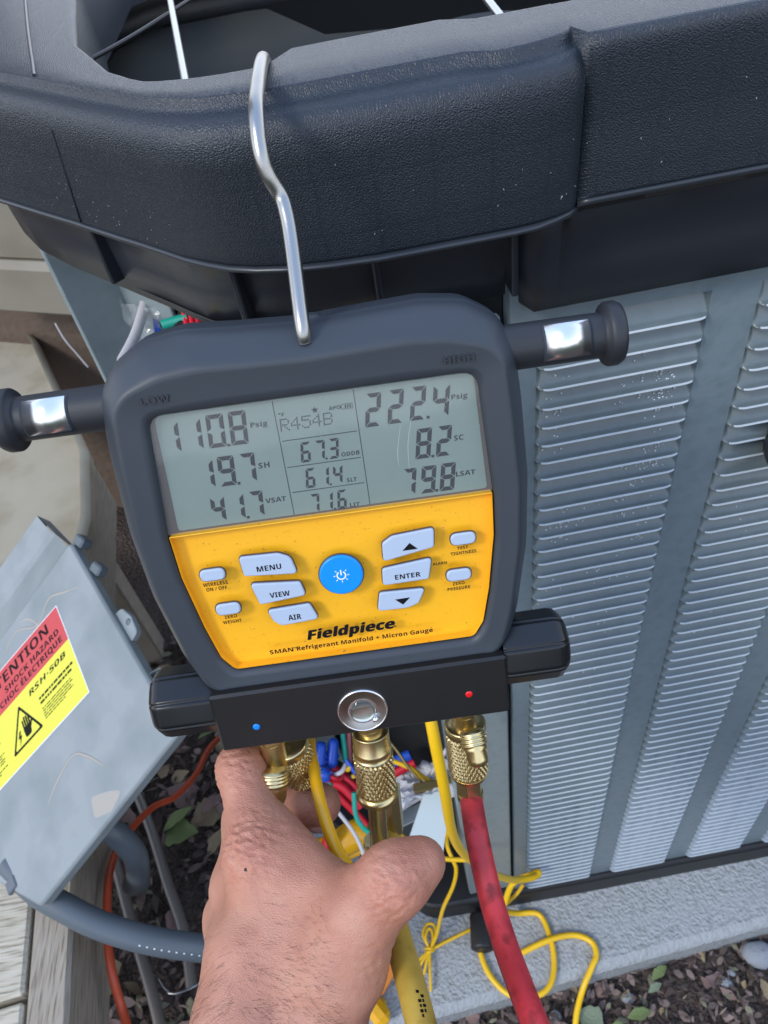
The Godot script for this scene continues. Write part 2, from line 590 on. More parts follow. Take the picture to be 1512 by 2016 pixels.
# ---------------------------------------------------------------- main
func _ready() -> void:
	rng.seed = 20
	make_materials()
	# camera
	var cam := Camera3D.new()
	cam.name = "camera"
	var right := V(0.9818, -0.1298, 0.1387)
	var down := V(-0.1899, -0.6850, 0.7034)
	var fwd := V(0.0037, -0.7169, -0.6972)
	cam.transform = Transform3D(Basis(right, -down, -fwd).orthonormalized(), V(0, 1.30, 0))
	var att := CameraAttributesPhysical.new()
	att.frustum_focal_length = 17.333
	att.frustum_near = 0.02
	att.frustum_far = 300.0
	att.frustum_focus_distance = 0.31
	att.exposure_aperture = 17.0
	add_child(cam)
	cam.attributes = att
	cam.current = true
	# sky and sun
	var env := Environment.new()
	env.background_mode = Environment.BG_SKY
	var sm := ProceduralSkyMaterial.new()
	sm.sky_top_color = Color(0.57, 0.66, 0.81)
	sm.sky_horizon_color = Color(0.95, 0.96, 0.965)
	sm.sky_curve = 0.3
	sm.sky_energy_multiplier = 1.5
	sm.ground_bottom_color = Color(0.16, 0.14, 0.12)
	sm.ground_horizon_color = Color(0.35, 0.36, 0.33)
	sm.sun_angle_max = 1.0
	var sky := Sky.new()
	sky.sky_material = sm
	env.sky = sky
	env.tonemap_mode = Environment.TONE_MAPPER_LINEAR
	env.tonemap_exposure = 0.97
	env.sdfgi_enabled = true
	env.ssao_enabled = true
	env.ssil_enabled = true
	var we := WorldEnvironment.new()
	we.name = "world_environment"
	we.environment = env
	add_child(we)
	var sun := DirectionalLight3D.new()
	sun.name = "sun"
	sun.light_energy = 0.6
	sun.light_color = Color(1.0, 0.985, 0.96)
	sun.light_angular_distance = 14.0
	sun.shadow_enabled = true
	add_child(sun)
	sun.look_at_from_position(V(-1.1, 1.25, 0.75), Vector3.ZERO)
	build_ground()
	build_surroundings()
	build_unit()
	build_compartment()
	build_gauge()
	build_hoses()
	build_hand()
	build_disconnect()
	build_loose()

# ---------------------------------------------------------------- the setting
func build_ground() -> void:
	# soil, one sheet: lumpy where it is seen, flat out to the horizon
	var n := FastNoiseLite.new()
	n.frequency = 9.0
	n.fractal_octaves = 4
	n.seed = 4
	var st := st_new()
	flat(st, false)
	var xs := [-60.0, -8.0, -2.0]
	var zs := [-60.0, -8.0, -2.4]
	for i in 81:
		xs.append(-1.2 + i * 0.03)
	for i in 81:
		zs.append(-1.6 + i * 0.03)
	xs.append_array([2.0, 8.0, 60.0])
	zs.append_array([1.6, 8.0, 60.0])
	var rows := []
	for z in zs:
		var r := PackedVector3Array()
		for x in xs:
			var inside: bool = absf(x) < 1.15 and z > -1.55 and z < 0.75
			r.append(V(x, n.get_noise_2d(x, z) * 0.014 + n.get_noise_2d(x * 4.0, z * 4.0) * 0.005 if inside else 0.0, z))
		rows.append(r)
	grid(st, rows, false)
	var g := put("ground", done(st), M.soil)
	g.set_meta("kind", "structure")

func outline_at(pts: Array, y: float) -> PackedVector3Array:
	var r := PackedVector3Array()
	for p in pts:
		r.append(V(p[0], y, p[1]))
	return r

func slab_into(st: SurfaceTool, poly: PackedVector2Array, y0: float, y1: float, bev: float) -> void:   # poly in x z
	var p := signed_ccw(poly)
	var q := inset(p, bev)
	var q2 := inset(p, bev * 0.3)
	var lift := func(pp: PackedVector2Array, y: float) -> PackedVector3Array:
		var r := PackedVector3Array()
		for v in pp:
			r.append(V(v.x, y, v.y))
		return r
	flat(st)
	grid(st, [lift.call(p, y0), lift.call(p, y1 - bev)], true)
	flat(st, false)
	if bev > 0.0:
		grid(st, [lift.call(p, y1 - bev), lift.call(q2, y1 - bev * 0.3), lift.call(q, y1)], true)
	flat(st)
	var t := Geometry2D.triangulate_polygon(q)
	for i in range(0, t.size(), 3):
		tri3(st, V(q[t[i]].x, y1, q[t[i]].y), V(q[t[i + 1]].x, y1, q[t[i + 1]].y), V(q[t[i + 2]].x, y1, q[t[i + 2]].y))
	t = Geometry2D.triangulate_polygon(p)
	for i in range(0, t.size(), 3):
		tri3(st, V(p[t[i]].x, y0, p[t[i]].y), V(p[t[i + 2]].x, y0, p[t[i + 2]].y), V(p[t[i + 1]].x, y0, p[t[i + 1]].y))
	flat(st, false)

func slab(poly: PackedVector2Array, y0: float, y1: float, bev: float) -> ArrayMesh:
	var st := st_new()
	slab_into(st, poly, y0, y1, bev)
	return done(st)

func build_surroundings() -> void:
	# equipment pad with a rounded front lip
	var pad := put("equipment_pad", slab(rounded([[-0.27, -0.2, 0.02], [0.43, -0.245, 0.0], [0.95, -0.28, 0.02], [0.95, -1.25, 0.02], [-0.27, -1.25, 0.02]]), -0.03, 0.07, 0.012), M.pad)
	tag(pad, "rough light grey concrete pad under the condenser", "equipment pad")
	# timber step on the left: an edge beam, cross boards, posts
	var step := thing("timber_step", "weathered grey timber step along the left of the condenser", "wooden step", V(-0.5, 0, -0.6))
	var o := V(-0.5, 0, -0.6)
	var a := V(-0.376, 0.5, -0.09)
	var b := V(-0.475, 0.5, -1.03)
	var along := (b - a).normalized()
	var out := along.cross(Vector3.UP).normalized()
	var bas := Basis(out, Vector3.UP, -along)
	put("edge_beam", cbox((a + b) * 0.5 - o + V(0, -0.0525, 0) - out * 0.021, V(0.042, 0.105, a.distance_to(b)), 0.004, bas), M.wood_beam, step)
	for i in 7:
		var c := a.lerp(b, (i + 0.5) / 7.0) - out * 0.345
		put("plank", cbox(c - o + V(0, -0.014 + [0.0, 0.002, -0.001, 0.0015, 0.0, 0.002, 0.001][i], 0), V(0.60, 0.028, a.distance_to(b) / 7.0 - 0.006), 0.003, bas), M.wood_grey, step)
	for q in [0.08, 0.95]:
		for w in [0.03, 0.6]:
			put("post", cbox(a.lerp(b, q) - out * (0.05 + w) - o + V(0, -0.27, 0), V(0.06, 0.46, 0.06), 0.004, bas), M.wood_beam, step)
	# a cream board lying on the step
	var cream := put("painted_board", slab(rounded([[-0.86, -1.86, 0.02], [-0.640, -1.435, 0.1], [-0.474, -1.03, 0.035], [-0.447, -0.86, 0.06], [-0.455, -0.70, 0.02], [-0.9, -0.62, 0.02]], 8), 0.505, 0.535, 0.012), M.cream)
	tag(cream, "long cream painted board with a rounded end on the timber step", "board")
	# the house behind
	var house := thing("house_wall", "beige lap siding above a brown shaded house wall", "house", V(-0.5, 0, -1.5))
	o = V(-0.5, 0, -1.5)
	var wd := V(1, 0, 0.49).normalized()
	var wn := V(-0.49, 0, 1).normalized()
	var wb := Basis(wd, Vector3.UP, wn)
	var edge := V(-0.47, 0.64, -1.28)
	put("base_wall", cbox(edge - o + wd * -1.21 + V(0, -0.24, 0) - wn * 0.13, V(2.6, 0.9, 0.1), 0.004, wb), M.brown_wall, house)
	for k in 22:
		var st := st_new()
		var y0 := 0.0 + k * 0.115
		var lowx := -0.245 if k == 0 else -1.9
		cbox_into(st, V((lowx + 0.10) * 0.5, y0 + 0.0575, 0.0 if k == 0 else -0.004), V(0.10 - lowx, 0.112, 0.03), 0.012 if k == 0 else 0.004, Basis(Vector3.RIGHT, 0.06))
		var mi := put("siding_board", done(st), M.siding, house)
		mi.transform = Transform3D(wb, edge - o)
	# unseen foliage added behind and right of the camera to darken horizon and reflections
	var hn := FastNoiseLite.new()
	hn.frequency = 1.3
	hn.fractal_octaves = 4
	for q in [[0.3, 3.4, 3.4, 1.5, 0.0, "unseen foliage bank added behind the camera to darken reflections"], [3.8, 0.6, 2.2, 1.5, -1.25, "unseen foliage bank added at the right to darken reflections"]]:
		var hs := st_new()
		flat(hs, false)
		var rr := []
		for i in 25:
			var r := PackedVector3Array()
			for j in 13:
				var t := j / 12.0
				var prof := Vector2(-0.5 * cos(PI * t), sin(PI * t) * q[3])
				var p := V((i / 24.0 - 0.5) * 2.0 * q[2], prof.y, prof.x)
				var d := hn.get_noise_3dv(p + V(q[0], 0, 0)) * 0.35
				r.append(p + V(0, d * 0.6 if j > 1 and j < 11 else 0.0, d))
			rr.append(r)
		grid(hs, rr, false)
		var hd := put("added_hedge", done(hs), M.added_hedge)
		hd.transform = Transform3D(Basis(Vector3.UP, q[4]), V(q[0], -0.05, q[1]))
		tag(hd, q[5], "added_hedge")
	var thread := put("thread", tube([V(-0.515, 0.642, -1.27), V(-0.513, 0.60, -1.255), V(-0.50, 0.572, -1.25), V(-0.485, 0.54, -1.24)], [0.0016], 5), M.wire_white)
	tag(thread, "pale frayed thread hanging below the beige siding", "thread")
	thread.mesh = tube([V(0, 0.0, 0), V(0.006, -0.03, 0.01), V(0.016, -0.06, 0.015), V(0.026, -0.09, 0.02)], [0.0016], 5)
	thread.position = V(-0.52, 0.645, -1.27)

# ---------------------------------------------------------------- the condenser
# plan of the cap, from the right end round the front and the chamfered corner, then round the back
# each: [x, z] of hole edge, top edge, face, lip, skirt
func cap_stations() -> Array:
	var s := []
	var add := func(hole: Vector2, top: Vector2, face: Vector2, lip: Vector2, sk: Vector2): s.append([hole, top, face, lip, sk])
	# front, right part
	for x in [0.62, 0.45, 0.30, 0.20, 0.15, 0.118, 0.1102]:
		add.call(Vector2(minf(x, 0.5), -0.357), Vector2(x, -0.309), Vector2(x, -0.308), Vector2(x, -0.3105), Vector2(x, -0.328))
	# the raised part begins with a rounded end
	for q in [[0.11005, -0.3085], [0.1085, -0.3055], [0.104, -0.3018], [0.097, -0.2988], [0.088, -0.2968], [0.078, -0.296]]:
		var sk: float = -0.328 if q[0] > 0.089 else -0.350
		add.call(Vector2(q[0], -0.3575), Vector2(q[0] - 0.003, q[1] - 0.0115), Vector2(q[0], q[1]), Vector2(q[0] + 0.002, q[1] - 0.006), Vector2(q[0], sk))
	for x in [0.064, 0.045, 0.02, 0.0]:
		var hz := -0.366 if x > 0.004 else -0.3655
		add.call(Vector2(x, hz), Vector2(x, -0.3135), Vector2(x, -0.296 - (0.0015 if x < 0.01 else 0.0)), Vector2(x, -0.302 - (0.002 if x < 0.01 else 0.0)), Vector2(x, -0.352))
	add.call(Vector2(-0.0115, -0.3475), Vector2(-0.0115, -0.3145), Vector2(-0.0115, -0.299), Vector2(-0.0115, -0.306), Vector2(-0.0115, -0.354))
	add.call(Vector2(-0.019, -0.346), Vector2(-0.019, -0.3155), Vector2(-0.020, -0.300), Vector2(-0.022, -0.3085), Vector2(-0.0225, -0.356))
	add.call(Vector2(-0.030, -0.3465), Vector2(-0.030, -0.3175), Vector2(-0.032, -0.302), Vector2(-0.034, -0.3125), Vector2(-0.036, -0.360))
	# rounded corner into the diagonal
	add.call(Vector2(-0.040, -0.348), Vector2(-0.040, -0.3205), Vector2(-0.043, -0.3055), Vector2(-0.046, -0.3185), Vector2(-0.050, -0.3655))
	add.call(Vector2(-0.049, -0.3505), Vector2(-0.049, -0.3255), Vector2(-0.053, -0.3115), Vector2(-0.057, -0.3265), Vector2(-0.0625, -0.3695))
	add.call(Vector2(-0.0575, -0.3535), Vector2(-0.058, -0.332), Vector2(-0.0625, -0.3195), Vector2(-0.0675, -0.3355), Vector2(-0.0745, -0.377))
	add.call(Vector2(-0.0635, -0.357), Vector2(-0.067, -0.340), Vector2(-0.0715, -0.3285), Vector2(-0.0785, -0.3475), Vector2(-0.086, -0.390))
	add.call(Vector2(-0.070, -0.365), Vector2(-0.077, -0.351), Vector2(-0.082, -0.3395), Vector2(-0.091, -0.361), Vector2(-0.100, -0.4065))
	add.call(Vector2(-0.0765, -0.375), Vector2(-0.088, -0.3625), Vector2(-0.093, -0.3515), Vector2(-0.104, -0.3745), Vector2(-0.1145, -0.4225))
	add.call(Vector2(-0.0815, -0.3825), Vector2(-0.099, -0.3745), Vector2(-0.104, -0.3635), Vector2(-0.1175, -0.389), Vector2(-0.129, -0.439))
	add.call(Vector2(-0.092, -0.410), Vector2(-0.112, -0.3895), Vector2(-0.116, -0.378), Vector2(-0.131, -0.4035), Vector2(-0.147, -0.459))
	add.call(Vector2(-0.1055, -0.445), Vector2(-0.131, -0.411), Vector2(-0.136, -0.4), Vector2(-0.151, -0.424), Vector2(-0.1705, -0.4855))
	add.call(Vector2(-0.108, -0.46), Vector2(-0.165, -0.448), Vector2(-0.17, -0.438), Vector2(-0.186, -0.4605), Vector2(-0.198, -0.5205))
	add.call(Vector2(-0.118, -0.52), Vector2(-0.20, -0.487), Vector2(-0.205, -0.48), Vector2(-0.222, -0.505), Vector2(-0.217, -0.556))
	add.call(Vector2(-0.1245, -0.5627), Vector2(-0.225, -0.54), Vector2(-0.232, -0.536), Vector2(-0.245, -0.56), Vector2(-0.236, -0.60))
	add.call(Vector2(-0.15, -0.70), Vector2(-0.25, -0.65), Vector2(-0.256, -0.65), Vector2(-0.266, -0.67), Vector2(-0.256, -0.67))
	add.call(Vector2(-0.15, -0.9), Vector2(-0.255, -1.0), Vector2(-0.262, -1.0), Vector2(-0.27, -1.0), Vector2(-0.26, -1.0))
	add.call(Vector2(-0.05, -1.02), Vector2(-0.16, -1.12), Vector2(-0.162, -1.125), Vector2(-0.165, -1.13), Vector2(-0.16, -1.12))
	add.call(Vector2(0.4, -1.02), Vector2(0.5, -1.12), Vector2(0.5, -1.125), Vector2(0.5, -1.13), Vector2(0.5, -1.12))
	add.call(Vector2(0.5, -0.9), Vector2(0.62, -1.0), Vector2(0.625, -1.0), Vector2(0.63, -1.0), Vector2(0.62, -1.0))
	return s

func cap_face_point(s: Array, i: int, j: int, t: float, y: float, off := 0.0) -> Vector3:
	var fa: Vector2 = s[i][2].lerp(s[i][3], clampf((1.205 - y) / 0.06, 0, 1))
	var fb: Vector2 = s[j][2].lerp(s[j][3], clampf((1.205 - y) / 0.06, 0, 1))
	var p := fa.lerp(fb, t)
	var d := (fb - fa).normalized()
	var nn := Vector2(d.y, -d.x)
	if nn.y < 0.0:
		nn = -nn
	p += nn * off
	return V(p.x, y, p.y)

func build_unit() -> void:
	var unit := thing("condenser", "outdoor condenser with black plastic cap and grey louvred steel side", "air conditioner", V(0.2, 0.07, -0.7))
	var o := unit.position
	var s := cap_stations()
	# --- cap
	var ring := func(which: int, other: int, t: float, y: float, raised := 0.0) -> PackedVector3Array:
		var r := PackedVector3Array()
		for q in s:
			var p: Vector2 = q[which].lerp(q[other], t)
			r.append(V(p.x, y, p.y) - o)
		return r
	var st := st_new()
	flat(st, false)
	var rows := []
	rows.append(ring.call(0, 1, -0.02, 1.150))
	rows.append(ring.call(0, 1, 0.0, 1.2132))
	rows.append(ring.call(0, 1, 0.012, 1.2143))
	rows.append(ring.call(0, 1, 0.03, 1.2146))
	rows.append(ring.call(0, 1, 0.06, 1.2146))
	rows.append(ring.call(0, 1, 0.5, 1.2146))
	rows.append(ring.call(0, 1, 0.985, 1.2146))
	rows.append(ring.call(0, 1, 1.0, 1.2140))
	# groove, then the shoulder of the raised part; on the right part top and face are one
	rows.append(ring.call(1, 2, 0.10, 1.2112))
	rows.append(ring.call(1, 2, 0.24, 1.2094))
	rows.append(ring.call(1, 2, 0.45, 1.2096))
	rows.append(ring.call(1, 2, 0.68, 1.2083))
	rows.append(ring.call(1, 2, 0.88, 1.2050))
	rows.append(ring.call(1, 2, 1.0, 1.1995))
	rows.append(ring.call(2, 3, 0.12, 1.192))
	rows.append(ring.call(2, 3, 0.55, 1.170))
	rows.append(ring.call(2, 3, 0.96, 1.1486))
	rows.append(ring.call(2, 3, 1.0, 1.1474))
	rows.append(ring.call(3, 4, 0.03, 1.1470))
	for k in 7:   # the right part keeps its top flat up to the edge
		for i in range(0, 7):
			var r: PackedVector3Array = rows[7 + k]
			r[i].y = [1.2143, 1.2139, 1.2133, 1.2124, 1.2112, 1.2095, 1.2060][k] - o.y
			r[i].z += [0.0005, 0.001, 0.0016, 0.0021, 0.0025, 0.0026, 0.0025][k]
			rows[7 + k] = r
	for rr in range(14, rows.size()):   # the right part leans out a little towards its lower edge
		var row: PackedVector3Array = rows[rr]
		for i in 7:
			row[i].y += 0.003 * clampf((rr - 13) / 3.0, 0.0, 1.0)
		rows[rr] = row
	grid(st, rows, true)
	var cap := put("top_cap", done(st), M.cap, unit)
	st = st_new()
	flat(st, false)
	grid(st, [ring.call(3, 4, 0.2, 1.1436), ring.call(4, 3, 0.14, 1.137), ring.call(4, 3, 0.06, 1.11), ring.call(4, 3, 0.0, 1.087), ring.call(4, 3, -0.06, 1.0865), ring.call(4, 0, 0.2, 1.092)], true)
	var lip_st := st_new()
	flat(lip_st, false)
	var up7 := func(r: PackedVector3Array, k := 1.0) -> PackedVector3Array:
		for i in 7:
			r[i].y += 0.003 * k
		return r
	grid(lip_st, [up7.call(ring.call(3, 4, 0.03, 1.1471)), up7.call(ring.call(3, 4, -0.02, 1.1469)), up7.call(ring.call(3, 4, -0.045, 1.1462)), up7.call(ring.call(3, 4, -0.05, 1.1453)), up7.call(ring.call(3, 4, -0.035, 1.1445)), up7.call(ring.call(3, 4, 0.0, 1.1441)), up7.call(ring.call(3, 4, 0.22, 1.1438))], true)
	put("lip", done(lip_st), M.cap_smooth, cap)
	var skirt := put("skirt", done(st), M.cap_smooth, cap)
	# ribs under the raised part
	for q in [[0.0205, -0.3505, 0.0], [0.0885, -0.3405, 0.0], [-0.049, -0.363, -0.3], [-0.127, -0.4365, -0.85]]:
		put("rib", cbox(V(q[0], 1.119, q[1]) - o, V(0.0035, 0.048, 0.017), 0.0008, Basis(Vector3.UP, q[2])), M.cap_smooth, cap)
	# moulding seam on the chamfered corner
	var seam := []
	for k in 9:
		var y := 1.1985 - k * 0.0063
		seam.append(cap_face_point(s, 26, 27, 0.6, y, 0.0002) - o)
	put("seam", tube(seam, [0.0009, 0.0007], 6, 3), M.cap_smooth, cap)
	put("seam", tube([V(-0.118, 1.2148, -0.399) - o, V(-0.139, 1.2149, -0.49) - o, V(-0.162, 1.2149, -0.5945) - o], [0.001], 6, 3), M.cap_smooth, cap)
	# scuffs and specks where the plastic is scraped
	var sc := st_new()
	for k in 120:
		var i := rng.randi_range(22, 29)
		var y := rng.randf_range(1.15, 1.20)
		if rng.randf() < 0.25:
			i = rng.randi_range(2, 15)
		var p := cap_face_point(s, i, i + 1, rng.randf(), y, 0.0001) - o
		var big := rng.randf() < 0.07
		var l := rng.randf_range(0.0015, 0.004) if big else rng.randf_range(0.0003, 0.0009)
		cbox_into(sc, p, V(0.0006 if big else 0.0004, l, 0.0003), 0.0001, Basis(Vector3.UP, -0.8) * Basis(Vector3.BACK, rng.randf_range(-0.9, 0.9)))
	for k in 9:
		cbox_into(sc, V(rng.randf_range(0.186, 0.196), 1.146 + rng.randf() * 0.008, -0.3165 - 0.001) - o, V(0.0004, 0.0022, 0.0012), 0.0001, Basis(Vector3.BACK, -0.75))
	put("scuff", done(sc), M.cap_scuff, cap).set_meta("kind", "stuff")
	# --- grille wires and what shows below them
	for q in [[-0.0475, -0.352, -0.0725, -0.60], [0.0995, -0.36, 0.112, -0.6], [0.23, -0.36, 0.235, -0.6], [0.36, -0.36, 0.34, -0.6]]:
		put("grille_wire", tube([V(q[0], 1.2, q[1]) - o, V(lerpf(q[0], q[2], 0.5), 1.201, lerpf(q[1], q[3], 0.5)) - o, V(q[2], 1.202, q[3]) - o, V(q[2] * 1.5 - q[0] * 0.5, 1.202, q[3] * 1.5 - q[1] * 0.5) - o], [0.0021], 8, 6), M.wire_steel, unit)
	put("grille_wire", tube([V(-0.125, 1.19, -0.52) - o, V(-0.095, 1.19, -0.575) - o, V(-0.05, 1.19, -0.68) - o, V(0.0, 1.19, -0.8) - o], [0.0013], 8, 6), M.wire_black, unit)
	put("fan_blade", slab(PackedVector2Array([Vector2(-0.19, -0.70), Vector2(-0.1747, -0.8902), Vector2(-0.1417, -0.9485), Vector2(-0.0423, -0.9547), Vector2(-0.0175, -0.9487), Vector2(0.0337, -0.802), Vector2(0.0895, -0.78), Vector2(0.16, -0.60), Vector2(-0.10, -0.56)]), 1.114 - o.y, 1.118 - o.y, 0.001), M.dusty_metal, unit).position = V(-o.x, 0, -o.z)
	put("fan_hub", lathe([[0.001, 0.0], [0.06, 0.002], [0.07, -0.02], [0.07, -0.1], [0.001, -0.1]], V(0.17, 1.11, -0.74) - o, Vector3.UP, 24), M.dark_inside, unit)
	# --- shell
	var st2 := st_new()
	flat(st2)
	var plan := [Vector2(0.6, -0.36), Vector2(0.088, -0.36), Vector2(0.03, -0.425), Vector2(-0.185, -0.64), Vector2(-0.24, -0.70), Vector2(-0.24, -1.0), Vector2(-0.15, -1.1), Vector2(0.5, -1.1), Vector2(0.6, -1.0)]
	var lo := PackedVector3Array()
	var hi := PackedVector3Array()
	for p in plan:
		lo.append(V(p.x, 0.125, p.y) - o)
		hi.append(V(p.x, 1.0925, p.y) - o)
	grid(st2, [lo, hi], true)
	fan(st2, lo, V(0.2, 0.1251, -0.75) - o)
	put("inner_shell", done(st2), M.dark_inside, unit)
	# --- base pan
	var bp := slab(rounded([[0.62, -0.331, 0.02], [0.2, -0.331, 0.0], [-0.045, -0.334, 0.05], [-0.235, -0.56, 0.08], [-0.262, -1.0, 0.1], [-0.16, -1.13, 0.02], [0.52, -1.13, 0.05], [0.62, -1.0, 0.02]], 8), 0.072 - o.y, 0.121 - o.y, 0.006)
	var bpi := put("base_pan", bp, M.rubber_black, unit)
	bpi.position = V(-o.x, 0, -o.z)
	# --- louvred sheet: margins and ribs round three banks of louvres
	var pitch := 0.0145
	var top := 1.0715
	var rowsn := 65
	var banks := [[0.1025, 0.1995], [0.2275, 0.3105], [0.340, 0.4230], [0.4525, 0.5355]]
	var sheet := st_new()
	flat(sheet)
	var z := -0.34 - o.z
	var xs := [0.0875, 0.1025, 0.1995, 0.2275, 0.3105, 0.340, 0.4230, 0.4525, 0.5355, 0.60]
	var ys := [0.1185, top - pitch * rowsn, top, 1.1]
	for i in xs.size() - 1:
		for j in 3:
			if j == 1 and i % 2 == 1:
				continue
			quad(sheet, V(xs[i] - o.x, ys[j] - o.y, z), V(xs[i] - o.x, ys[j + 1] - o.y, z), V(xs[i + 1] - o.x, ys[j + 1] - o.y, z), V(xs[i + 1] - o.x, ys[j] - o.y, z))
	# folded left edge and the open slit beside the post
	quad(sheet, V(0.0875 - o.x, ys[0] - o.y, z - 0.014), V(0.0875 - o.x, ys[3] - o.y, z - 0.014), V(0.0875 - o.x, ys[3] - o.y, z), V(0.0875 - o.x, ys[0] - o.y, z))
	var panel := put("louvre_panel", done(sheet), M.paint, unit)
	for bi in banks.size():
		var bank: Array = banks[bi]
		var mesh := louvre(bank[1] - bank[0], pitch)
		for r in rowsn:
			if bi == 3 and r < 40:
				continue
			var y := top - r * pitch
			var lvl: float = (r - [44.0, 38.0, 35.0, 34.0][bi] + rng.randf_range(-1.5, 1.5)) / [24.0, 20.0, 20.0, 20.0][bi] * [2.4, 4.0, 4.0, 4.0][bi]  # lower rows get more of the painted glare
			var l := put("louvre", mesh, M.paint_louver if lvl < 0.0 else M["paint_glare%d" % mini(int(lvl * 2.5), 9)], panel)
			l.set_surface_override_material(0, l.material_override)
			l.set_surface_override_material(1, M.lip)
			l.material_override = null
			l.position = V(bank[0] - o.x, y - o.y, z)
	# --- wet, dirty splashes dried on the louvres
	var ds := st_new()
	flat(ds, false)
	for q in [[0, 4, 0.80, 0.08, 70], [0, 3, 0.62, 0.10, 26], [0, 4, 0.12, 0.10, 36], [0, 8, 0.80, 0.10, 60], [0, 10, 0.66, 0.09, 50], [0, 11, 0.2, 0.10, 40], [0, 12, 0.85, 0.06, 30], [0, 15, 0.62, 0.12, 50], [0, 17, 0.15, 0.1, 36], [0, 20, 0.3, 0.14, 40], [0, 21, 0.68, 0.12, 40], [0, 25, 0.2, 0.14, 36], [0, 26, 0.6, 0.16, 36], [0, 30, 0.5, 0.2, 40], [1, 12, 0.4, 0.2, 20], [1, 22, 0.3, 0.2, 26], [1, 31, 0.2, 0.12, 40], [1, 33, 0.8, 0.16, 40], [0, 36, 0.6, 0.25, 40]]:
		for k in int(q[4]):
			var bank: Array = banks[q[0]]
			var w: float = bank[1] - bank[0]
			var fx: float = q[2] + rng.randfn(0.0, q[3] * 0.6)
			var fy := rng.randf_range(0.12, 0.78)
			if fx < 0.05 or fx > 0.95:
				continue
			var row: int = q[1] + roundi(rng.randfn(0.0, 0.8))
			if row < 0:
				continue
			var zz := lerpf(-0.0048, 0.0006, clampf(fy / 0.78, 0, 1))
			var c := V(bank[0] + fx * w, top - row * pitch - fy * pitch, -0.34 + zz) - o
			var r := rng.randf_range(0.0003, 0.0009)
			lathe_into(ds, [[r, 0.0], [r * 0.75, r * 0.35], [r * 0.2, r * 0.5]], c, V(rng.randf_range(-0.3, 0.3), 0.45, 1), 6)
	put("dried_splash", done(ds), M.droplet, unit).set_meta("kind", "stuff")
	# --- corner post
	put("corner_post", cbox(V(0.0525, 0.6, -0.347) - o, V(0.062, 0.955, 0.006), 0.0015), M.paint_post, unit)
	put("corner_post", cbox(V(0.0225, 0.6, -0.372) - o, V(0.003, 0.955, 0.048), 0.001), M.paint_post, unit)

func louvre(w: float, pitch: float) -> ArrayMesh:
	# t, height below the top edge (in pitches), how far in or out
	var prof := [[0.0, -0.0052], [0.05, -0.0051], [0.2, -0.0043], [0.4, -0.0028], [0.6, -0.0012], [0.76, 0.0004], [0.84, 0.0017], [0.885, 0.0032], [0.915, 0.0046], [0.935, 0.0053], [0.955, 0.0057], [0.98, 0.0056], [1.0, 0.0050], [1.004, 0.0040], [0.995, 0.0020]]
	var st := st_new()
	flat(st, false)
	var us := []
	for k in 9:
		us.append(0.0085 * k / 8.0)
	us.append(w * 0.5)
	for k in 9:
		us.append(w - 0.0085 + 0.0085 * k / 8.0)
	var rows := []
	for p in prof:
		var r := PackedVector3Array()
		for x in us:
			var e := minf(x, w - x)
			var reach := 0.0085 if p[1] > 0.0 else 0.0035
			var f := clampf(e / reach, 0.0, 1.0)
			f = sqrt(1.0 - (1.0 - f) * (1.0 - f)) if p[1] > 0.0 else f * f * (3.0 - 2.0 * f)
			r.append(V(x, -pitch * p[0] if p[0] <= 1.0 else -pitch * lerpf(1.0, p[0], f), p[1] * f))
		rows.append(r)
	grid(st, rows, false)
	var face := done(st)
	var edge := st_new()
	flat(edge, false)
	var er := []
	for k in range(8, 12):   # sky highlight along the sheared lip, painted as a paler strip, a hair proud of the face
		var r: PackedVector3Array = rows[k].slice(3, -3)
		for j in r.size():
			r[j] += V(0, 0.0002, 0.00022)
		er.append(r)
	grid(edge, er, false)
	var e2 := done(edge)
	face.add_surface_from_arrays(Mesh.PRIMITIVE_TRIANGLES, e2.surface_get_arrays(0))
	return face

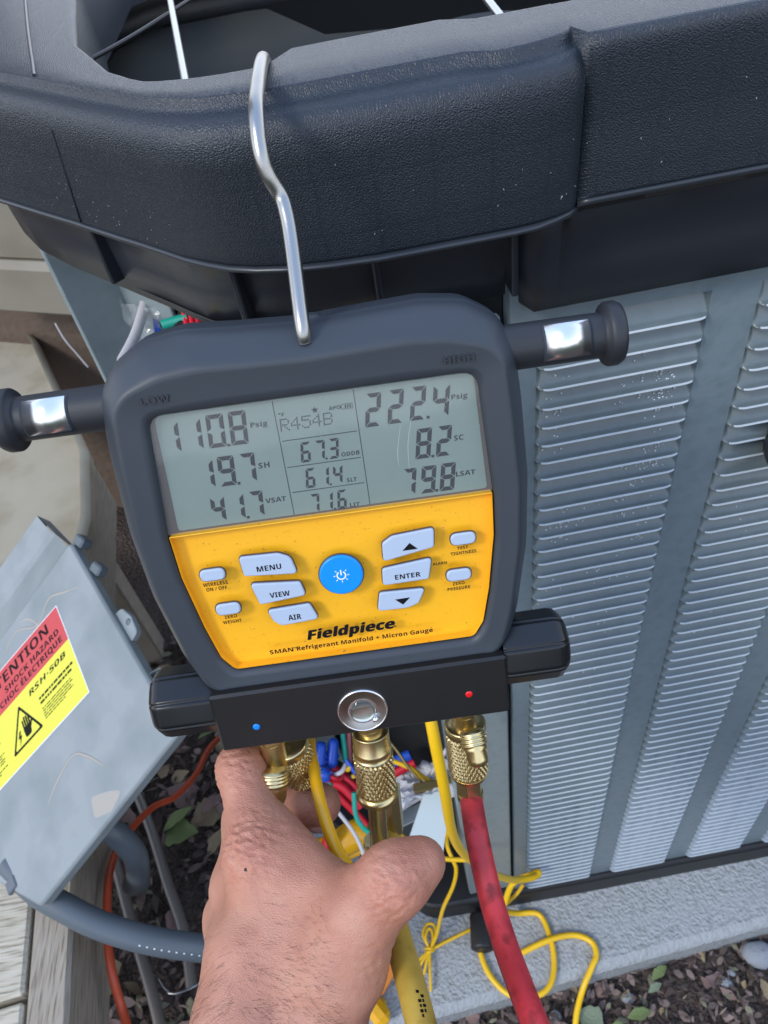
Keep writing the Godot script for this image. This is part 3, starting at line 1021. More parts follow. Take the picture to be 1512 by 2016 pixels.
func build_compartment() -> void:
	var unit := get_node("condenser") as Node3D
	var o := unit.position
	# side return of the open wiring corner
	var dir := V(-0.215, 0, -0.215).normalized()
	var nb := Basis(dir, Vector3.UP, V(-1, 0, 1).normalized())
	put("wiring_tray", cbox(V(-0.13, 0.62, -0.60) - o, V(0.17, 0.95, 0.004), 0.001, Basis(V(0.62, 0, 0.78).normalized(), Vector3.UP, V(-0.78, 0, 0.62).normalized())), M.inside_grey, unit)
	put("side_flange", cbox(V(-0.205, 0.62, -0.605) - o, V(0.006, 0.95, 0.05), 0.001, Basis(V(0.62, 0, 0.78).normalized(), Vector3.UP, V(-0.78, 0, 0.62).normalized())), M.paint_post, unit)
	put("side_flange", cbox(V(-0.165, 0.62, -0.598) - o, V(0.075, 0.95, 0.004), 0.001, nb), M.paint_post, unit)
	put("lower_tray", cbox(V(-0.01, 0.21, -0.415) - o, V(0.12, 0.18, 0.004), 0.001, Basis(Vector3.UP, 0.3)), M.inside_grey, unit)
	var grp := "loose wires in the open wiring corner"
	# wire connectors and wires
	var nuts := [[V(-0.1288, 0.4448, -0.4553), V(-0.1386, 0.4235, -0.4334), "upper left"], [V(-0.1141, 0.4367, -0.4612), V(-0.1242, 0.4119, -0.4358), "upper right"], [V(-0.1327, 0.4323, -0.4281), V(-0.1309, 0.4204, -0.4158), "lowest"]]
	var says := ["left upright blue wire connector under the manifold block", "right upright blue wire connector beside the teal wire", "short blue wire connector above the red wires"]
	for i in 3:
		var a: Vector3 = nuts[i][0]
		var b: Vector3 = nuts[i][1]
		var t := thing("wire_connector", says[i], "wire connector", b, "blue wire connectors")
		put("cap", lathe([[0.0055, 0.0], [0.0075, 0.004], [0.0085, 0.008], [0.0078, 0.012], [0.007, a.distance_to(b) - 0.004], [0.005, a.distance_to(b)], [0.001, a.distance_to(b) + 0.001]], Vector3.ZERO, a - b, 12), M.wire_blue, t)
		put("wing", cbox((a - b) * 0.3, V(0.022, 0.009, 0.003), 0.001, Basis(Vector3.UP, 0.4)), M.wire_blue, t)
	var wires := [
		["teal wire beside the blue connectors", "wire_teal", 0.0036, [V(-0.1000, 0.4548, -0.4935), V(-0.1043, 0.4145, -0.4527), V(-0.1076, 0.3851, -0.4279)]],
		["pink wire between teal wire and middle brass fitting", "wire_pink", 0.0032, [V(-0.0913, 0.4444, -0.4971), V(-0.0996, 0.4044, -0.4566), V(-0.1046, 0.3810, -0.4329)]],
		["red wire along the top of the red bundle", "wire_red", 0.0055, [V(-0.1438, 0.4101, -0.4216), V(-0.1188, 0.4059, -0.4152), V(-0.1055, 0.3950, -0.4040), V(-0.0951, 0.3829, -0.3914)]],
		["red wire at the right of the red bundle", "wire_red", 0.0055, [V(-0.1257, 0.4148, -0.4384), V(-0.1036, 0.3964, -0.4197), V(-0.0928, 0.3816, -0.4044)]],
		["lowest red wire of the red bundle", "wire_red", 0.005, [V(-0.1319, 0.3915, -0.4220), V(-0.1195, 0.3789, -0.4089), V(-0.1051, 0.3640, -0.3936), V(-0.0947, 0.3517, -0.3808)]],
		["dark red tube below the yellow plastic handle", "wire_red", 0.0075, [V(-0.1414, 0.3453, -0.3817), V(-0.1534, 0.3307, -0.3667), V(-0.1689, 0.3037, -0.3414)]],
		["curled teal wire left of the brass stem", "wire_teal", 0.0032, [V(-0.0983, 0.4161, -0.3969), V(-0.1015, 0.3979, -0.3781), V(-0.0970, 0.3866, -0.3665), V(-0.0873, 0.3778, -0.3574)]],
		["green wire passing behind the middle brass fitting", "wire_teal", 0.005, [V(-0.1170, 0.3826, -0.4239), V(-0.0882, 0.3728, -0.4189), V(-0.0435, 0.3596, -0.4102), V(-0.0296, 0.3605, -0.4111)]],
		["grey wire dropping behind the thumb", "wire_white", 0.0026, [V(-0.1241, 0.4055, -0.3849), V(-0.1109, 0.3867, -0.3667), V(-0.1037, 0.3715, -0.3511), V(-0.0986, 0.3487, -0.3275)]],
		["short blue wire right of the middle brass fitting", "wire_blue", 0.007, [V(-0.0747, 0.3909, -0.4292), V(-0.0480, 0.3969, -0.434), V(-0.0227, 0.4014, -0.4382)]],
		["short pinkish red wire below the short blue wire", "wire_red", 0.006, [V(-0.0513, 0.3865, -0.4235), V(-0.035, 0.39, -0.427), V(-0.0189, 0.3935, -0.4301)]],
		["long whitish wire running up to the manifold block", "wire_white", 0.0032, [V(0.0535, 0.4606, -0.4416), V(0.0143, 0.4300, -0.4106), V(-0.0040, 0.4169, -0.3972), V(-0.0265, 0.4044, -0.3844)]],
		["short whitish wire reaching the metal clip", "wire_white", 0.0036, [V(-0.0662, 0.3989, -0.3647), V(-0.0377, 0.4069, -0.3728), V(-0.0141, 0.4126, -0.3785)]],
		["thin yellow wire running to the metal clip", "yellow_wire", 0.003, [V(-0.0548, 0.4498, -0.4168), V(-0.0287, 0.4395, -0.4063), V(-0.0128, 0.4287, -0.3950), V(0.0061, 0.4158, -0.3817)]],
		["thin olive wire above the thin yellow wire", "brass_dark", 0.002, [V(-0.0653, 0.4965, -0.4504), V(-0.0389, 0.4670, -0.4202), V(-0.0258, 0.4470, -0.3996), V(-0.0092, 0.4283, -0.3803)]],
		["thin yellow wire passing behind the thumb tip", "yellow_wire", 0.003, [V(-0.0665, 0.4008, -0.3786), V(-0.0538, 0.3747, -0.3541), V(-0.0353, 0.3612, -0.3400), V(-0.0076, 0.3464, -0.3247), V(0.0412, 0.3390, -0.3169)]],
		["white tube in the upper left of the wiring corner", "wire_white", 0.0045, [V(-0.1601, 1.0, -0.6286), V(-0.1719, 0.9868, -0.5682), V(-0.1816, 0.9839, -0.5297)]],
		["blue wire beside the white tube under the cap", "wire_blue", 0.0030, [V(-0.1654, 1.0, -0.6222), V(-0.1611, 0.9813, -0.5983), V(-0.1571, 0.9719, -0.5602)]],
		["short teal wire under the cap left of the red wires", "wire_teal", 0.0045, [V(-0.1452, 0.9971, -0.5499), V(-0.135, 0.998, -0.55), V(-0.1235, 0.9989, -0.5496)]],
		["black wire under the cap left of the red wires", "wire_black", 0.0065, [V(-0.1394, 0.9885, -0.5421), V(-0.131, 0.993, -0.546), V(-0.1252, 0.9996, -0.5573)]],
		["leftmost of the three red wires under the cap", "wire_red", 0.0024, [V(-0.1270, 1.0103, -0.5632), V(-0.125, 0.997, -0.543), V(-0.1228, 0.9918, -0.5281)]],
		["middle one of the three red wires under the cap", "wire_red", 0.0024, [V(-0.1223, 1.0091, -0.5619), V(-0.12, 0.996, -0.541), V(-0.1182, 0.9906, -0.5258)]],
		["rightmost of the three red wires under the cap", "wire_red", 0.0024, [V(-0.1178, 1.0074, -0.5601), V(-0.1155, 0.994, -0.54), V(-0.1135, 0.9894, -0.5246)]],
		["orange wire right of the red wires under the cap", "wire_orange", 0.0026, [V(-0.1100, 1.0052, -0.5578), V(-0.108, 0.993, -0.54), V(-0.1064, 0.9885, -0.5236)]],
	]
	for w in wires:
		var pts: Array = w[3]
		var at: Vector3 = pts[-1]
		var rel := []
		for p in pts:
			rel.append(p - at)
		var t := put(w[1].replace("brass_dark", "olive_wire") if w[1] != "wire_white" else "white_wire", tube(rel, [w[2]], 10, 6), M[w[1]])
		t.position = at
		tag(t, w[0], "wire", grp)
	# bits of stripped ends in the bundle
	var colours := ["wire_red", "wire_white", "yellow_wire", "wire_blue", "wire_teal", "wire_red", "wire_black", "yellow_wire"]
	for k in 8:
		var p := V(-0.127 + 0.011 * (k % 4) + rng.randf_range(-0.004, 0.004), 0.418 - 0.013 * floorf(k / 4.0), -0.424 + rng.randf_range(-0.006, 0.006))
		var q := V(rng.randf_range(-0.012, 0.012), rng.randf_range(-0.012, 0.012), rng.randf_range(0.0, 0.012))
		var t := put("wire_end", tube([-q, V(0.002, 0.003, 0.004), q], [0.003], 8, 5), M[colours[k]])
		t.position = p
		tag(t, "small coloured wire end in the tangle below the blue connectors", "wire", "wire ends in the tangle")
	# plastic handle and rod
	var hd := thing("tool_handle", "amber yellow plastic tool handle behind the fingers", "tool", V(-0.142, 0.303, -0.381))
	put("grip", lathe([[0.012, -0.05], [0.019, -0.045], [0.02, -0.02], [0.0175, 0.0], [0.02, 0.02], [0.018, 0.045], [0.01, 0.05]], Vector3.ZERO, V(0.0918, 0.0223, -0.0224), 20), M.amber, hd)
	put("rod", tube([V(-0.03, -0.03, 0.016), V(0.036, -0.018, 0.004)], [0.005], 8, 1), M.amber, hd)
	# white strap with a metal clip
	var tg := thing("hanging_strap", "pale grey strap hanging from a dull metal clip", "strap", V(0.003, 0.432, -0.37))
	var st := st_new()
	flat(st)
	var a := V(-0.0105, 0.4375, -0.3754)
	var b := V(0.0173, 0.4299, -0.3674)
	var c := V(-0.0050, 0.3818, -0.3181)
	var d := V(-0.0460, 0.3937, -0.3305)
	var n := (b - a).cross(d - a).normalized() * 0.0015
	var f := PackedVector3Array([a - n - tg.position, b - n - tg.position, c - n - tg.position, d - n - tg.position])
	var g := PackedVector3Array([a + n - tg.position, b + n - tg.position, c + n - tg.position, d + n - tg.position])
	grid(st, [f, g], true)
	fan(st, f, (f[0] + f[2]) * 0.5, true)
	fan(st, g, (g[0] + g[2]) * 0.5)
	put("strap", done(st), M.tag_white, tg)
	put("clip", cbox(V(-0.003, 0.0075, -0.006), V(0.050, 0.006, 0.012), 0.0015, Basis(Vector3.BACK, -0.05)), M.brass_dark, tg)
	put("clip", cbox(V(0.003, 0.002, -0.004), V(0.024, 0.012, 0.008), 0.0015), M.steel, tg)
	# paper label
	var lab := thing("paper_label", "bluish paper label half hidden by the grey strap", "label", V(-0.04, 0.326, -0.392))
	var lb := Basis(V(0.98, 0.18, -0.18).normalized(), V(-0.1, 0.72, 0.70).normalized(), Vector3.ZERO)
	lb.z = lb.x.cross(lb.y).normalized()
	lb.y = lb.z.cross(lb.x)
	put("sheet", cbox(Vector3.ZERO, V(0.058, 0.05, 0.001), 0.0002, lb), M.paper, lab)
	for k in 6:
		put("print_line", cbox(lb * V(-0.004 + 0.003 * (k % 2), 0.018 - k * 0.0068, 0.0008), V(0.04 - 0.006 * (k % 3), 0.0022, 0.0004), 0.0001, lb), M.wire_black, lab)
	# crumpled bag
	var bn := FastNoiseLite.new()
	bn.frequency = 16.0
	bn.seed = 8
	bn.fractal_octaves = 3
	for which in 2:
		var at := V(0.004, 0.408, -0.40) if which == 0 else V(-0.178, 0.96, -0.592)
		var bs := st_new()
		flat(bs)
		var rr := []
		for i in 27:
			var r := PackedVector3Array()
			for j in 27:
				var x := (i / 26.0 - 0.5)
				var y := (j / 26.0 - 0.5)
				var q := V(x * (0.108 if which == 0 else 0.05), y * (0.115 if which == 0 else 0.07), 0)
				var fold := absf(bn.get_noise_2d(q.x + which * 3.0, q.y)) * 0.035
				q.z = fold * (1.0 if which == 0 else 0.4) - (x * x + y * y) * 0.03
				r.append((Basis(V(0.98, 0.1, -0.15).normalized(), V(0, 0.72, 0.69), V(0.1, -0.68, 0.71)) if which == 0 else Basis(V(0.7, 0, 0.71), Vector3.UP, V(-0.71, 0, 0.7))) * q)
			rr.append(r)
		grid(bs, rr, false)
		var bag := put("plastic_bag", done(bs), M.bag if which == 0 else M.wrap)
		bag.position = at
		tag(bag, "crumpled whitish plastic bag behind the strap in the wiring corner" if which == 0 else "clear plastic wrap under the cap at the upper left", "plastic bag")
	# dark knob on the louvred side
	var kn := thing("rubber_knob", "dark round rubber knob against the louvres at the right edge", "knob", V(0.2655, 0.955, -0.325))
	put("ball", lathe([[0.001, -0.013], [0.010, -0.012], [0.016, -0.0065], [0.0176, 0.0], [0.016, 0.0075], [0.010, 0.0125], [0.001, 0.0138]], Vector3.ZERO, V(0.5, 0.2, 0.8), 24), M.rubber_dark, kn)
	put("stem", lathe([[0.009, -0.02], [0.009, 0.0]], V(0, 0, -0.004), V(0, 0, 1), 16), M.rubber_dark, kn)

# ---------------------------------------------------------------- the gauge (millimetres in its own axes: x right, y up, z out of the face)
func polar(poly: PackedVector2Array, c: Vector2, n: int) -> PackedVector2Array:
	var out := PackedVector2Array()
	for i in n:
		var a := TAU * i / n
		var d := Vector2(cos(a), sin(a))
		var best := 0.0
		for j in poly.size():
			var p := poly[j] - c
			var e := poly[(j + 1) % poly.size()] - poly[j]
			var den := d.cross(e)
			if absf(den) < 1e-9:
				continue
			var t := p.cross(e) / den
			var u := p.cross(d) / den
			if t > 0.0 and u >= -1e-6 and u <= 1.000001:
				best = maxf(best, t)
		out.append(c + d * best)
	return out

func build_gauge() -> void:
	var gx := V(0.99864, -0.03357, 0.03986)
	var gy := V(0.04597, 0.92775, -0.37037)
	var gz := V(-0.02454, 0.37170, 0.92803)
	var G := thing("manifold_gauge", "black and yellow digital manifold gauge hanging by its steel hook", "gauge", V(-0.02031, 1.07379, -0.19064))
	G.transform.basis = Basis(gx, gy, gz).orthonormalized()
	# body: outline, shoulder, rim, well
	var outer := rounded([[-78, 82, 0], [-70, 92, 8], [-60, 98, 14], [-44, 100.2, 20], [-24, 98.6, 14], [0, 97.4, 14], [24, 98.6, 14], [44, 99.4, 20], [60, 97.2, 14], [71, 90.5, 8], [77, 80, 8], [78.6, 60, 10], [79.5, 28, 20], [77.5, -2, 20], [72, -32, 16], [66.5, -49, 6], [58, -56, 6], [-58, -56, 6], [-68, -50, 6], [-74, -32, 16], [-79.5, -2, 20], [-81.3, 28, 20], [-80.3, 60, 10]], 5)
	var well := rounded([[-59.2, 74, 6], [60, 74, 6], [63.2, 26, 4], [62.6, 8, 8], [59, -16, 14], [55.6, -31, 6], [51, -38.6, 6], [-51, -38.6, 6], [-55.6, -31, 6], [-59, -16, 14], [-62.8, 8, 8], [-63.6, 26, 4]], 6)
	var N := 200
	var c := Vector2(0, 24)
	var po := signed_ccw(polar(outer, c, N))
	var pw := signed_ccw(polar(well, c, N))
	var mixr := func(f: float, z: float) -> PackedVector3Array:   # f 0 at the outline, 1 at the well
		var r := PackedVector3Array()
		for i in N:
			var p := po[i].lerp(pw[i], f)
			r.append(V(p.x, p.y, z) * 0.001)
		return r
	var st := st_new()
	flat(st, false)
	var rows := [mixr.call(0.25, -36.0), mixr.call(0.06, -35.0), mixr.call(0.0, -31.0), mixr.call(0.0, -17.5), mixr.call(0.0, -16.5), mixr.call(0.012, -16.0), mixr.call(0.02, -12.5), mixr.call(0.06, -9.0), mixr.call(0.13, -5.6), mixr.call(0.26, -1.4), mixr.call(0.36, 1.4), mixr.call(0.41, 2.4), mixr.call(0.45, 2.75), mixr.call(0.50, 2.7), mixr.call(0.56, 2.4), mixr.call(0.84, 2.0), mixr.call(0.93, 1.7), mixr.call(0.98, 0.6), mixr.call(1.0, 0.0), mixr.call(1.0, -4.6)]
	grid(st, rows, true)
	fan(st, rows[0], V(0, 0.024, -0.036), true)
	var body := put("body", done(st), M.rubber, G)
	put("lettering", words("LOW", -59.3, -48.9, 79.0, 2.5, 2.4, 0.7), M.rubber_dark, body)
	put("lettering", words("HIGH", 48.4, 59.3, 78.6, 2.5, 2.5, 0.8), M.rubber_dark, body)
	# display: dark frame at the bottom of the well, pale plate, ink, clear window
	var disp := put("display", plate(rounded([[-59.8, 74.4, 6], [60.4, 74.4, 6], [63.8, 25.6, 0], [-64.2, 25.6, 0]], 6), -4.5, -3.4, 0.0), M.lcd_well, G)
	put("screen", plate(rounded([[-57.6, 73.4, 4], [59.2, 73.4, 4], [61.2, 27.0, 1.5], [-59.6, 27.0, 1.5]], 5), -3.4, -3.0, 0.0), M.lcd, disp)
	put("window", plate(rounded([[-59.0, 73.7, 6], [60.0, 73.7, 6], [62.8, 26.6, 1], [-63.2, 26.6, 1]], 6), -0.9, -0.3, 0.1), M.window, disp)
	var zi := -3.0
	var dy := -0.95
	var ex := 1.006
	for d in [["1", -54.6, -50.4, 59.4, 71.0], ["1", -46.6, -42.2, 59.3, 71.1], ["0", -40.2, -33.8, 59.1, 71.7], ["8", -32.0, -25.6, 59.0, 71.8],
			["1", -45.4, -41.2, 43.8, 54.9], ["9", -39.5, -33.3, 43.6, 55.4], ["7", -31.2, -25.5, 43.8, 55.4], ["4", -45.4, -40.1, 29.5, 39.7], ["1", -37.2, -32.7, 29.3, 39.7], ["7", -30.6, -25.4, 29.4, 39.9]]:
		put("digit", digit_mesh(d[0], d[1] * ex, d[2] * ex, d[3] + dy, d[4] + dy, 1.62, zi, 0.085), M.lcd_ink, disp)
	for d in [["2", 17.6, 23.2, 58.8, 71.4], ["2", 25.9, 31.5, 58.8, 71.5], ["2", 34.2, 39.7, 58.9, 71.5], ["4", 42.4, 48.5, 58.9, 70.9], ["8", 34.6, 40.3, 43.6, 55.4], ["2", 42.4, 47.8, 43.5, 55.3],
			["7", 28.0, 33.0, 29.5, 40.3], ["9", 35.0, 40.6, 29.3, 40.3], ["8", 42.4, 48.0, 29.2, 40.4]]:
		put("digit", digit_mesh(d[0], d[1] * ex, d[2] * ex, d[3] + dy, d[4] + dy, 1.62, zi, 0.16), M.lcd_ink, disp)
	for d in [["6", -8.0, -4.3, 48.6, 56.5], ["7", -2.7, 1.0, 48.6, 56.4], ["3", 2.5, 6.2, 48.5, 56.4], ["6", -7.9, -4.3, 38.1, 46.0], ["1", -2.2, 0.9, 38.0, 45.8], ["4", 2.5, 6.1, 38.2, 45.7], ["7", -8.0, -4.4, 27.8, 35.4], ["1", -2.4, 0.8, 27.8, 35.4], ["6", 2.6, 6.1, 27.7, 35.5]]:
		put("digit", digit_mesh(d[0], d[1] * ex, d[2] * ex, d[3] + dy, d[4] + dy, 1.02, zi, 0.14), M.lcd_ink, disp)
	for p in [[-33.0, 59.4, 1.1], [-32.4, 44.0, 1.1], [-31.8, 29.6, 1.1], [41.1, 59.4, 1.1], [41.3, 44.0, 1.1], [41.4, 29.8, 1.1], [1.7, 48.9, 0.75], [1.6, 38.4, 0.75], [1.7, 28.1, 0.75]]:
		put("decimal_point", plate(rect2(p[0] * ex - p[2] * 0.5, p[1] + dy - p[2] * 0.5, p[0] * ex + p[2] * 0.5, p[1] + dy + p[2] * 0.5), zi, zi + 0.08, 0.0), M.lcd_ink, disp)
	for l in [[-14.4, 26.4, -14.1, 73.6], [15.1, 26.6, 15.4, 73.6], [-13.4, 57.85, 14.5, 58.15], [-13.4, 47.35, 14.4, 47.65], [-13.4, 37.05, 14.3, 37.35]]:
		put("divider", plate(rect2(l[0] * ex, maxf(l[1] + dy, 27.0), l[2] * ex, l[3] + dy), zi, zi + 0.07, 0.0), M.lcd_ink, disp)
	for w in [["Psig", -23.8, -17.5, 64.8, 1.9], ["SH", -24.0, -19.8, 48.7, 2.1], ["VSAT", -24.1, -16.2, 34.3, 1.9], ["°F", -13.1, -10.8, 67.5, 1.3], ["APO", 5.4, 9.7, 67.2, 1.4], ["ODDB", 7.3, 14.1, 48.8, 1.6], ["SLT", 7.8, 11.6, 38.3, 1.6], ["LIT", 7.5, 11.3, 27.9, 1.6], ["Psig", 50.2, 56.2, 64.8, 1.9], ["SC", 49.8, 53.4, 48.9, 2.0], ["LSAT", 49.2, 56.7, 34.4, 1.9]]:
		put("lettering", words(w[0], w[1] * ex, w[2] * ex, w[3] + dy, w[4], zi + 0.04, 0.1, 700, 0.08), M.lcd_ink, disp)
	# dotted characters of the refrigerant name
	var dots := {"R": ["11110", "10001", "10001", "11110", "10100", "10010", "10001"], "4": ["00010", "00110", "01010", "10010", "11111", "00010", "00010"], "5": ["11111", "10000", "11110", "00001", "00001", "10001", "01110"], "B": ["11110", "10001", "10001", "11110", "10001", "10001", "11110"]}
	var word := "R454B"
	for k in 5:
		var ds := st_new()
		for r in 7:
			for q in 5:
				if dots[word[k]][r][q] == "1":
					var x := (-13.2 + k * 3.98 + q * 0.71) * ex
					var y := 66.0 - r * 0.70 + dy
					plate_into(ds, rect2(x + (6 - r) * 0.05, y, x + (6 - r) * 0.05 + 0.52, y + 0.52), zi, zi + 0.07, 0.0)
		put("character", done(ds), M.lcd_ink, disp)
	var star := PackedVector2Array()
	for k in 10:
		var a := PI / 2 + TAU * k / 10.0
		var r := 1.45 if k % 2 == 0 else 0.58
		star.append(Vector2(0.4 + cos(a) * r, 68.1 + dy + sin(a) * r))
	put("star", plate(star, zi, zi + 0.08, 0.0), M.lcd_ink, disp)
	var bt := st_new()
	for q in [[10.1, 66.9, 14.3, 67.1], [10.1, 68.7, 14.3, 68.9], [14.15, 67.1, 14.35, 68.7], [10.0, 67.1, 10.2, 68.7], [9.6, 67.5, 10.0, 68.3], [11.4, 67.3, 11.9, 68.5], [12.3, 67.3, 12.8, 68.5], [13.2, 67.3, 13.7, 68.5]]:
		plate_into(bt, rect2(q[0], q[1] + dy, q[2], q[3] + dy), zi, zi + 0.07, 0.0)
	put("battery_mark", done(bt), M.lcd_ink, disp)
	for q in [[[31, 59], [28.5, 48], [28.2, 42]], [[35, 60], [32.6, 50], [32.0, 40]]]:
		put("scratch", tube([V(q[0][0], q[0][1], -0.28) * 0.001, V(q[1][0], q[1][1], -0.28) * 0.001, V(q[2][0], q[2][1], -0.28) * 0.001], [0.00002, 0.00009, 0.00002], 5, 6), M.scratch, disp)
	var specks := st_new()
	for k in 60:
		var p := V(rng.randf_range(46, 61), rng.randf_range(30, 72), -0.28) * 0.001
		if k > 34:
			p = V(rng.randf_range(-58, 58), rng.randf_range(60, 73), -0.28) * 0.001
		cbox_into(specks, p, V(1, 1, 0.3) * rng.randf_range(0.00008, 0.0002), 0.00002, Basis(Vector3.BACK, rng.randf() * 3.0))
	put("glare_and_dust", done(specks), M.scratch, disp).set_meta("kind", "stuff")
	# yellow key panel
	var yp := put("key_panel", plate(rounded([[-63.0, 26.0, 0.3], [62.6, 26.0, 0.3], [62.0, 8, 10], [58.4, -16, 14], [55.0, -31.2, 4], [50.6, -38.0, 4], [-50.6, -38.0, 4], [-55.2, -31.2, 4], [-58.6, -16, 14], [-62.4, 8, 10]], 6), -4.4, 0.0, 0.25), M.yellow, G)
	var keys := [
		["MENU", [[-38.4, 14.0, 1.5], [-23.0, 13.4, 4.0], [-18.4, 11.0, 4.0], [-16.9, 3.4, 1.5], [-37.9, 5.4, 1.5]], -32.4, -22.7, 6.7, 2.3],
		["VIEW", [[-36.4, 1.7, 1.5], [-16.6, -0.4, 1.6], [-15.3, -6.8, 1.5], [-34.2, -8.3, 1.5]], -29.6, -21.5, -5.7, 2.25],
		["AIR", [[-32.0, -11.4, 1.5], [-14.6, -10.9, 1.5], [-11.9, -18.5, 1.5], [-27.4, -19.4, 3.0], [-30.4, -16.8, 2.0]], -24.2, -18.9, -17.2, 2.4],
		["", [[17.8, 11.4, 2.0], [22.0, 13.9, 4.0], [38.7, 15.0, 1.5], [37.9, 6.7, 1.5], [17.3, 3.3, 1.5]], 0, 0, 0, 0],
		["ENTER", [[16.4, 0.2, 1.5], [36.5, 2.0, 1.5], [34.5, -7.2, 1.5], [15.8, -7.4, 1.5]], 21.0, 31.3, -5.35, 2.1],
		["", [[13.9, -10.5, 1.5], [32.6, -11.3, 1.5], [29.2, -17.8, 3.0], [24.4, -19.3, 3.0], [12.2, -18.9, 1.5]], 0, 0, 0, 0]]
	for k in keys:
		var poly := rounded(k[1], 6)
		put("key_rim", plate(inset(signed_ccw(poly), -0.35), -0.6, 0.22, 0.2), M.lcd_well, yp)
		var b := put("button", plate(poly, -0.6, 1.25, 0.5), M.key_grey, yp)
		if k[0] != "":
			put("lettering", words(k[0], k[2], k[3], k[4], k[5], 1.26), M.print_black, b)
	var arrows := yp.get_children().filter(func(n): return str(n.name).begins_with("button"))
	put("arrow", plate(PackedVector2Array([Vector2(28.5, 10.1), Vector2(25.4, 7.1), Vector2(31.4, 7.1)]), 1.2, 1.36, 0.0), M.print_black, arrows[3])
	put("arrow", plate(PackedVector2Array([Vector2(19.8, -14.4), Vector2(25.9, -14.3), Vector2(22.8, -17.2)]), 1.2, 1.36, 0.0), M.print_black, arrows[5])
	for p in [[-50.1, 7.8], [-47.3, -8.4], [49.7, 8.3], [46.6, -7.6]]:
		put("key_rim", plate(rect2(p[0] - 5.4, p[1] - 2.95, p[0] + 5.4, p[1] + 2.95, 2.9), -0.6, 0.2, 0.2), M.lcd_well, yp)
		put("button", plate(rect2(p[0] - 5.0, p[1] - 2.6, p[0] + 5.0, p[1] + 2.6, 2.55), -0.6, 1.0, 0.6), M.key_grey, yp)
	for w in [["WIRELESS", -54.9, -45.0, 2.8, 1.5], ["ON / OFF", -54.1, -45.7, 0.5, 1.5], ["ZERO", -49.7, -44.6, -13.0, 1.4], ["WEIGHT", -50.8, -43.2, -15.4, 1.4], ["TEST", 47.0, 51.4, 3.5, 1.35], ["TIGHTNESS", 44.2, 54.5, 1.3, 1.35], ["ALARM", 36.7, 42.4, -2.0, 1.15], ["ZERO", 43.8, 48.7, -12.4, 1.4], ["PRESSURE", 41.5, 50.8, -14.6, 1.35]]:
		put("lettering", words(w[0], w[1], w[2], w[3], w[4], 0.02), M.print_black, yp)
	put("lettering", words("Fieldpiece", -18.2, 17.6, -28.4, 4.3, 0.06, 0.12, 700, 0.26, 0.28), M.print_black, yp)
	put("lettering", words("®", 17.8, 18.8, -28.3, 1.0, 0.02), M.print_black, yp)
	put("lettering", words("SMAN", -34.9, -25.1, -33.0, 1.95, 0.02), M.print_black, yp)
	put("lettering", words("TM", -25.0, -23.7, -31.6, 0.5, 0.02), M.print_black, yp)
	put("lettering", words("Refrigerant Manifold + Micron Gauge", -23.6, 33.6, -33.0, 1.95, 0.02), M.print_black, yp)
	# power key
	var circ := PackedVector2Array()
	var circ2 := PackedVector2Array()
	for k in 48:
		circ.append(Vector2(cos(TAU * k / 48.0), sin(TAU * k / 48.0)) * 8.75)
		circ2.append(Vector2(cos(TAU * k / 48.0), sin(TAU * k / 48.0)) * 9.15)
	put("key_rim", plate(circ2, -0.6, 0.25, 0.2), M.lcd_well, yp)
	var pk := put("power_button", plate(circ, -0.6, 1.2, 0.6), M.key_blue, yp)
	var sy := st_new()
	for k in 20:
		var a0 := PI / 2 + 0.55 + (TAU - 1.1) * k / 20.0
		var a1 := PI / 2 + 0.55 + (TAU - 1.1) * (k + 1) / 20.0
		plate_into(sy, PackedVector2Array([Vector2(cos(a0), sin(a0)) * 1.45, Vector2(cos(a0), sin(a0)) * 1.95, Vector2(cos(a1), sin(a1)) * 1.95, Vector2(cos(a1), sin(a1)) * 1.45]), 1.18, 1.28, 0.0)
	plate_into(sy, rect2(-0.24, 0.1, 0.24, 2.5), 1.18, 1.29, 0.0)
	for k in 7:
		var a := PI / 2 + TAU * (k + 1) / 8.0
		var d := Vector2(cos(a), sin(a))
		var e := Vector2(-d.y, d.x) * 0.15
		plate_into(sy, PackedVector2Array([d * 2.35 + e, d * 2.35 - e, d * 3.2 - e, d * 3.2 + e]), 1.18, 1.28, 0.0)
	put("power_mark", done(sy), M.print_white, pk)
	var dirt := st_new()
	for k in 90:
		var p := V(rng.randf_range(-52, 56), rng.randf_range(-34, 24), 0.02) * 0.001
		cbox_into(dirt, p, V(1.0, rng.randf_range(0.4, 1.4), 0.15) * rng.randf_range(0.00015, 0.0004), 0.00002, Basis(Vector3.BACK, rng.randf() * 3.0))
	cbox_into(dirt, V(-4.2, -36.3, 0.05) * 0.001, V(1.3, 0.4, 0.2) * 0.001, 0.00005, Basis(Vector3.BACK, 0.3))
	put("dirt", done(dirt), M.brown_wall, yp).set_meta("kind", "stuff")
	# side posts with bright windows
	for sgn in [-1.0, 1.0]:
		var ty := 77.5 if sgn > 0.0 else 76.4
		var x0: float = 70.0
		var tb := put("hose_post", lathe([[8.6, 0], [8.5, 20], [8.4, 39], [8.4, 39.5], [11.2, 40.2], [11.9, 41.2], [11.9, 44.5], [11.0, 46.2], [8.0, 47.2], [0.5, 47.4]].map(func(q): return [q[0] * 0.001, q[1] * 0.001]), V(x0 * sgn, ty, -13.5) * 0.001, V(sgn, 0, 0), 36), M.rubber_dark, G)
		var ws := st_new()
		flat(ws, false)
		var wx := [87.0, 103.2] if sgn > 0.0 else [-104.6, -89.0]
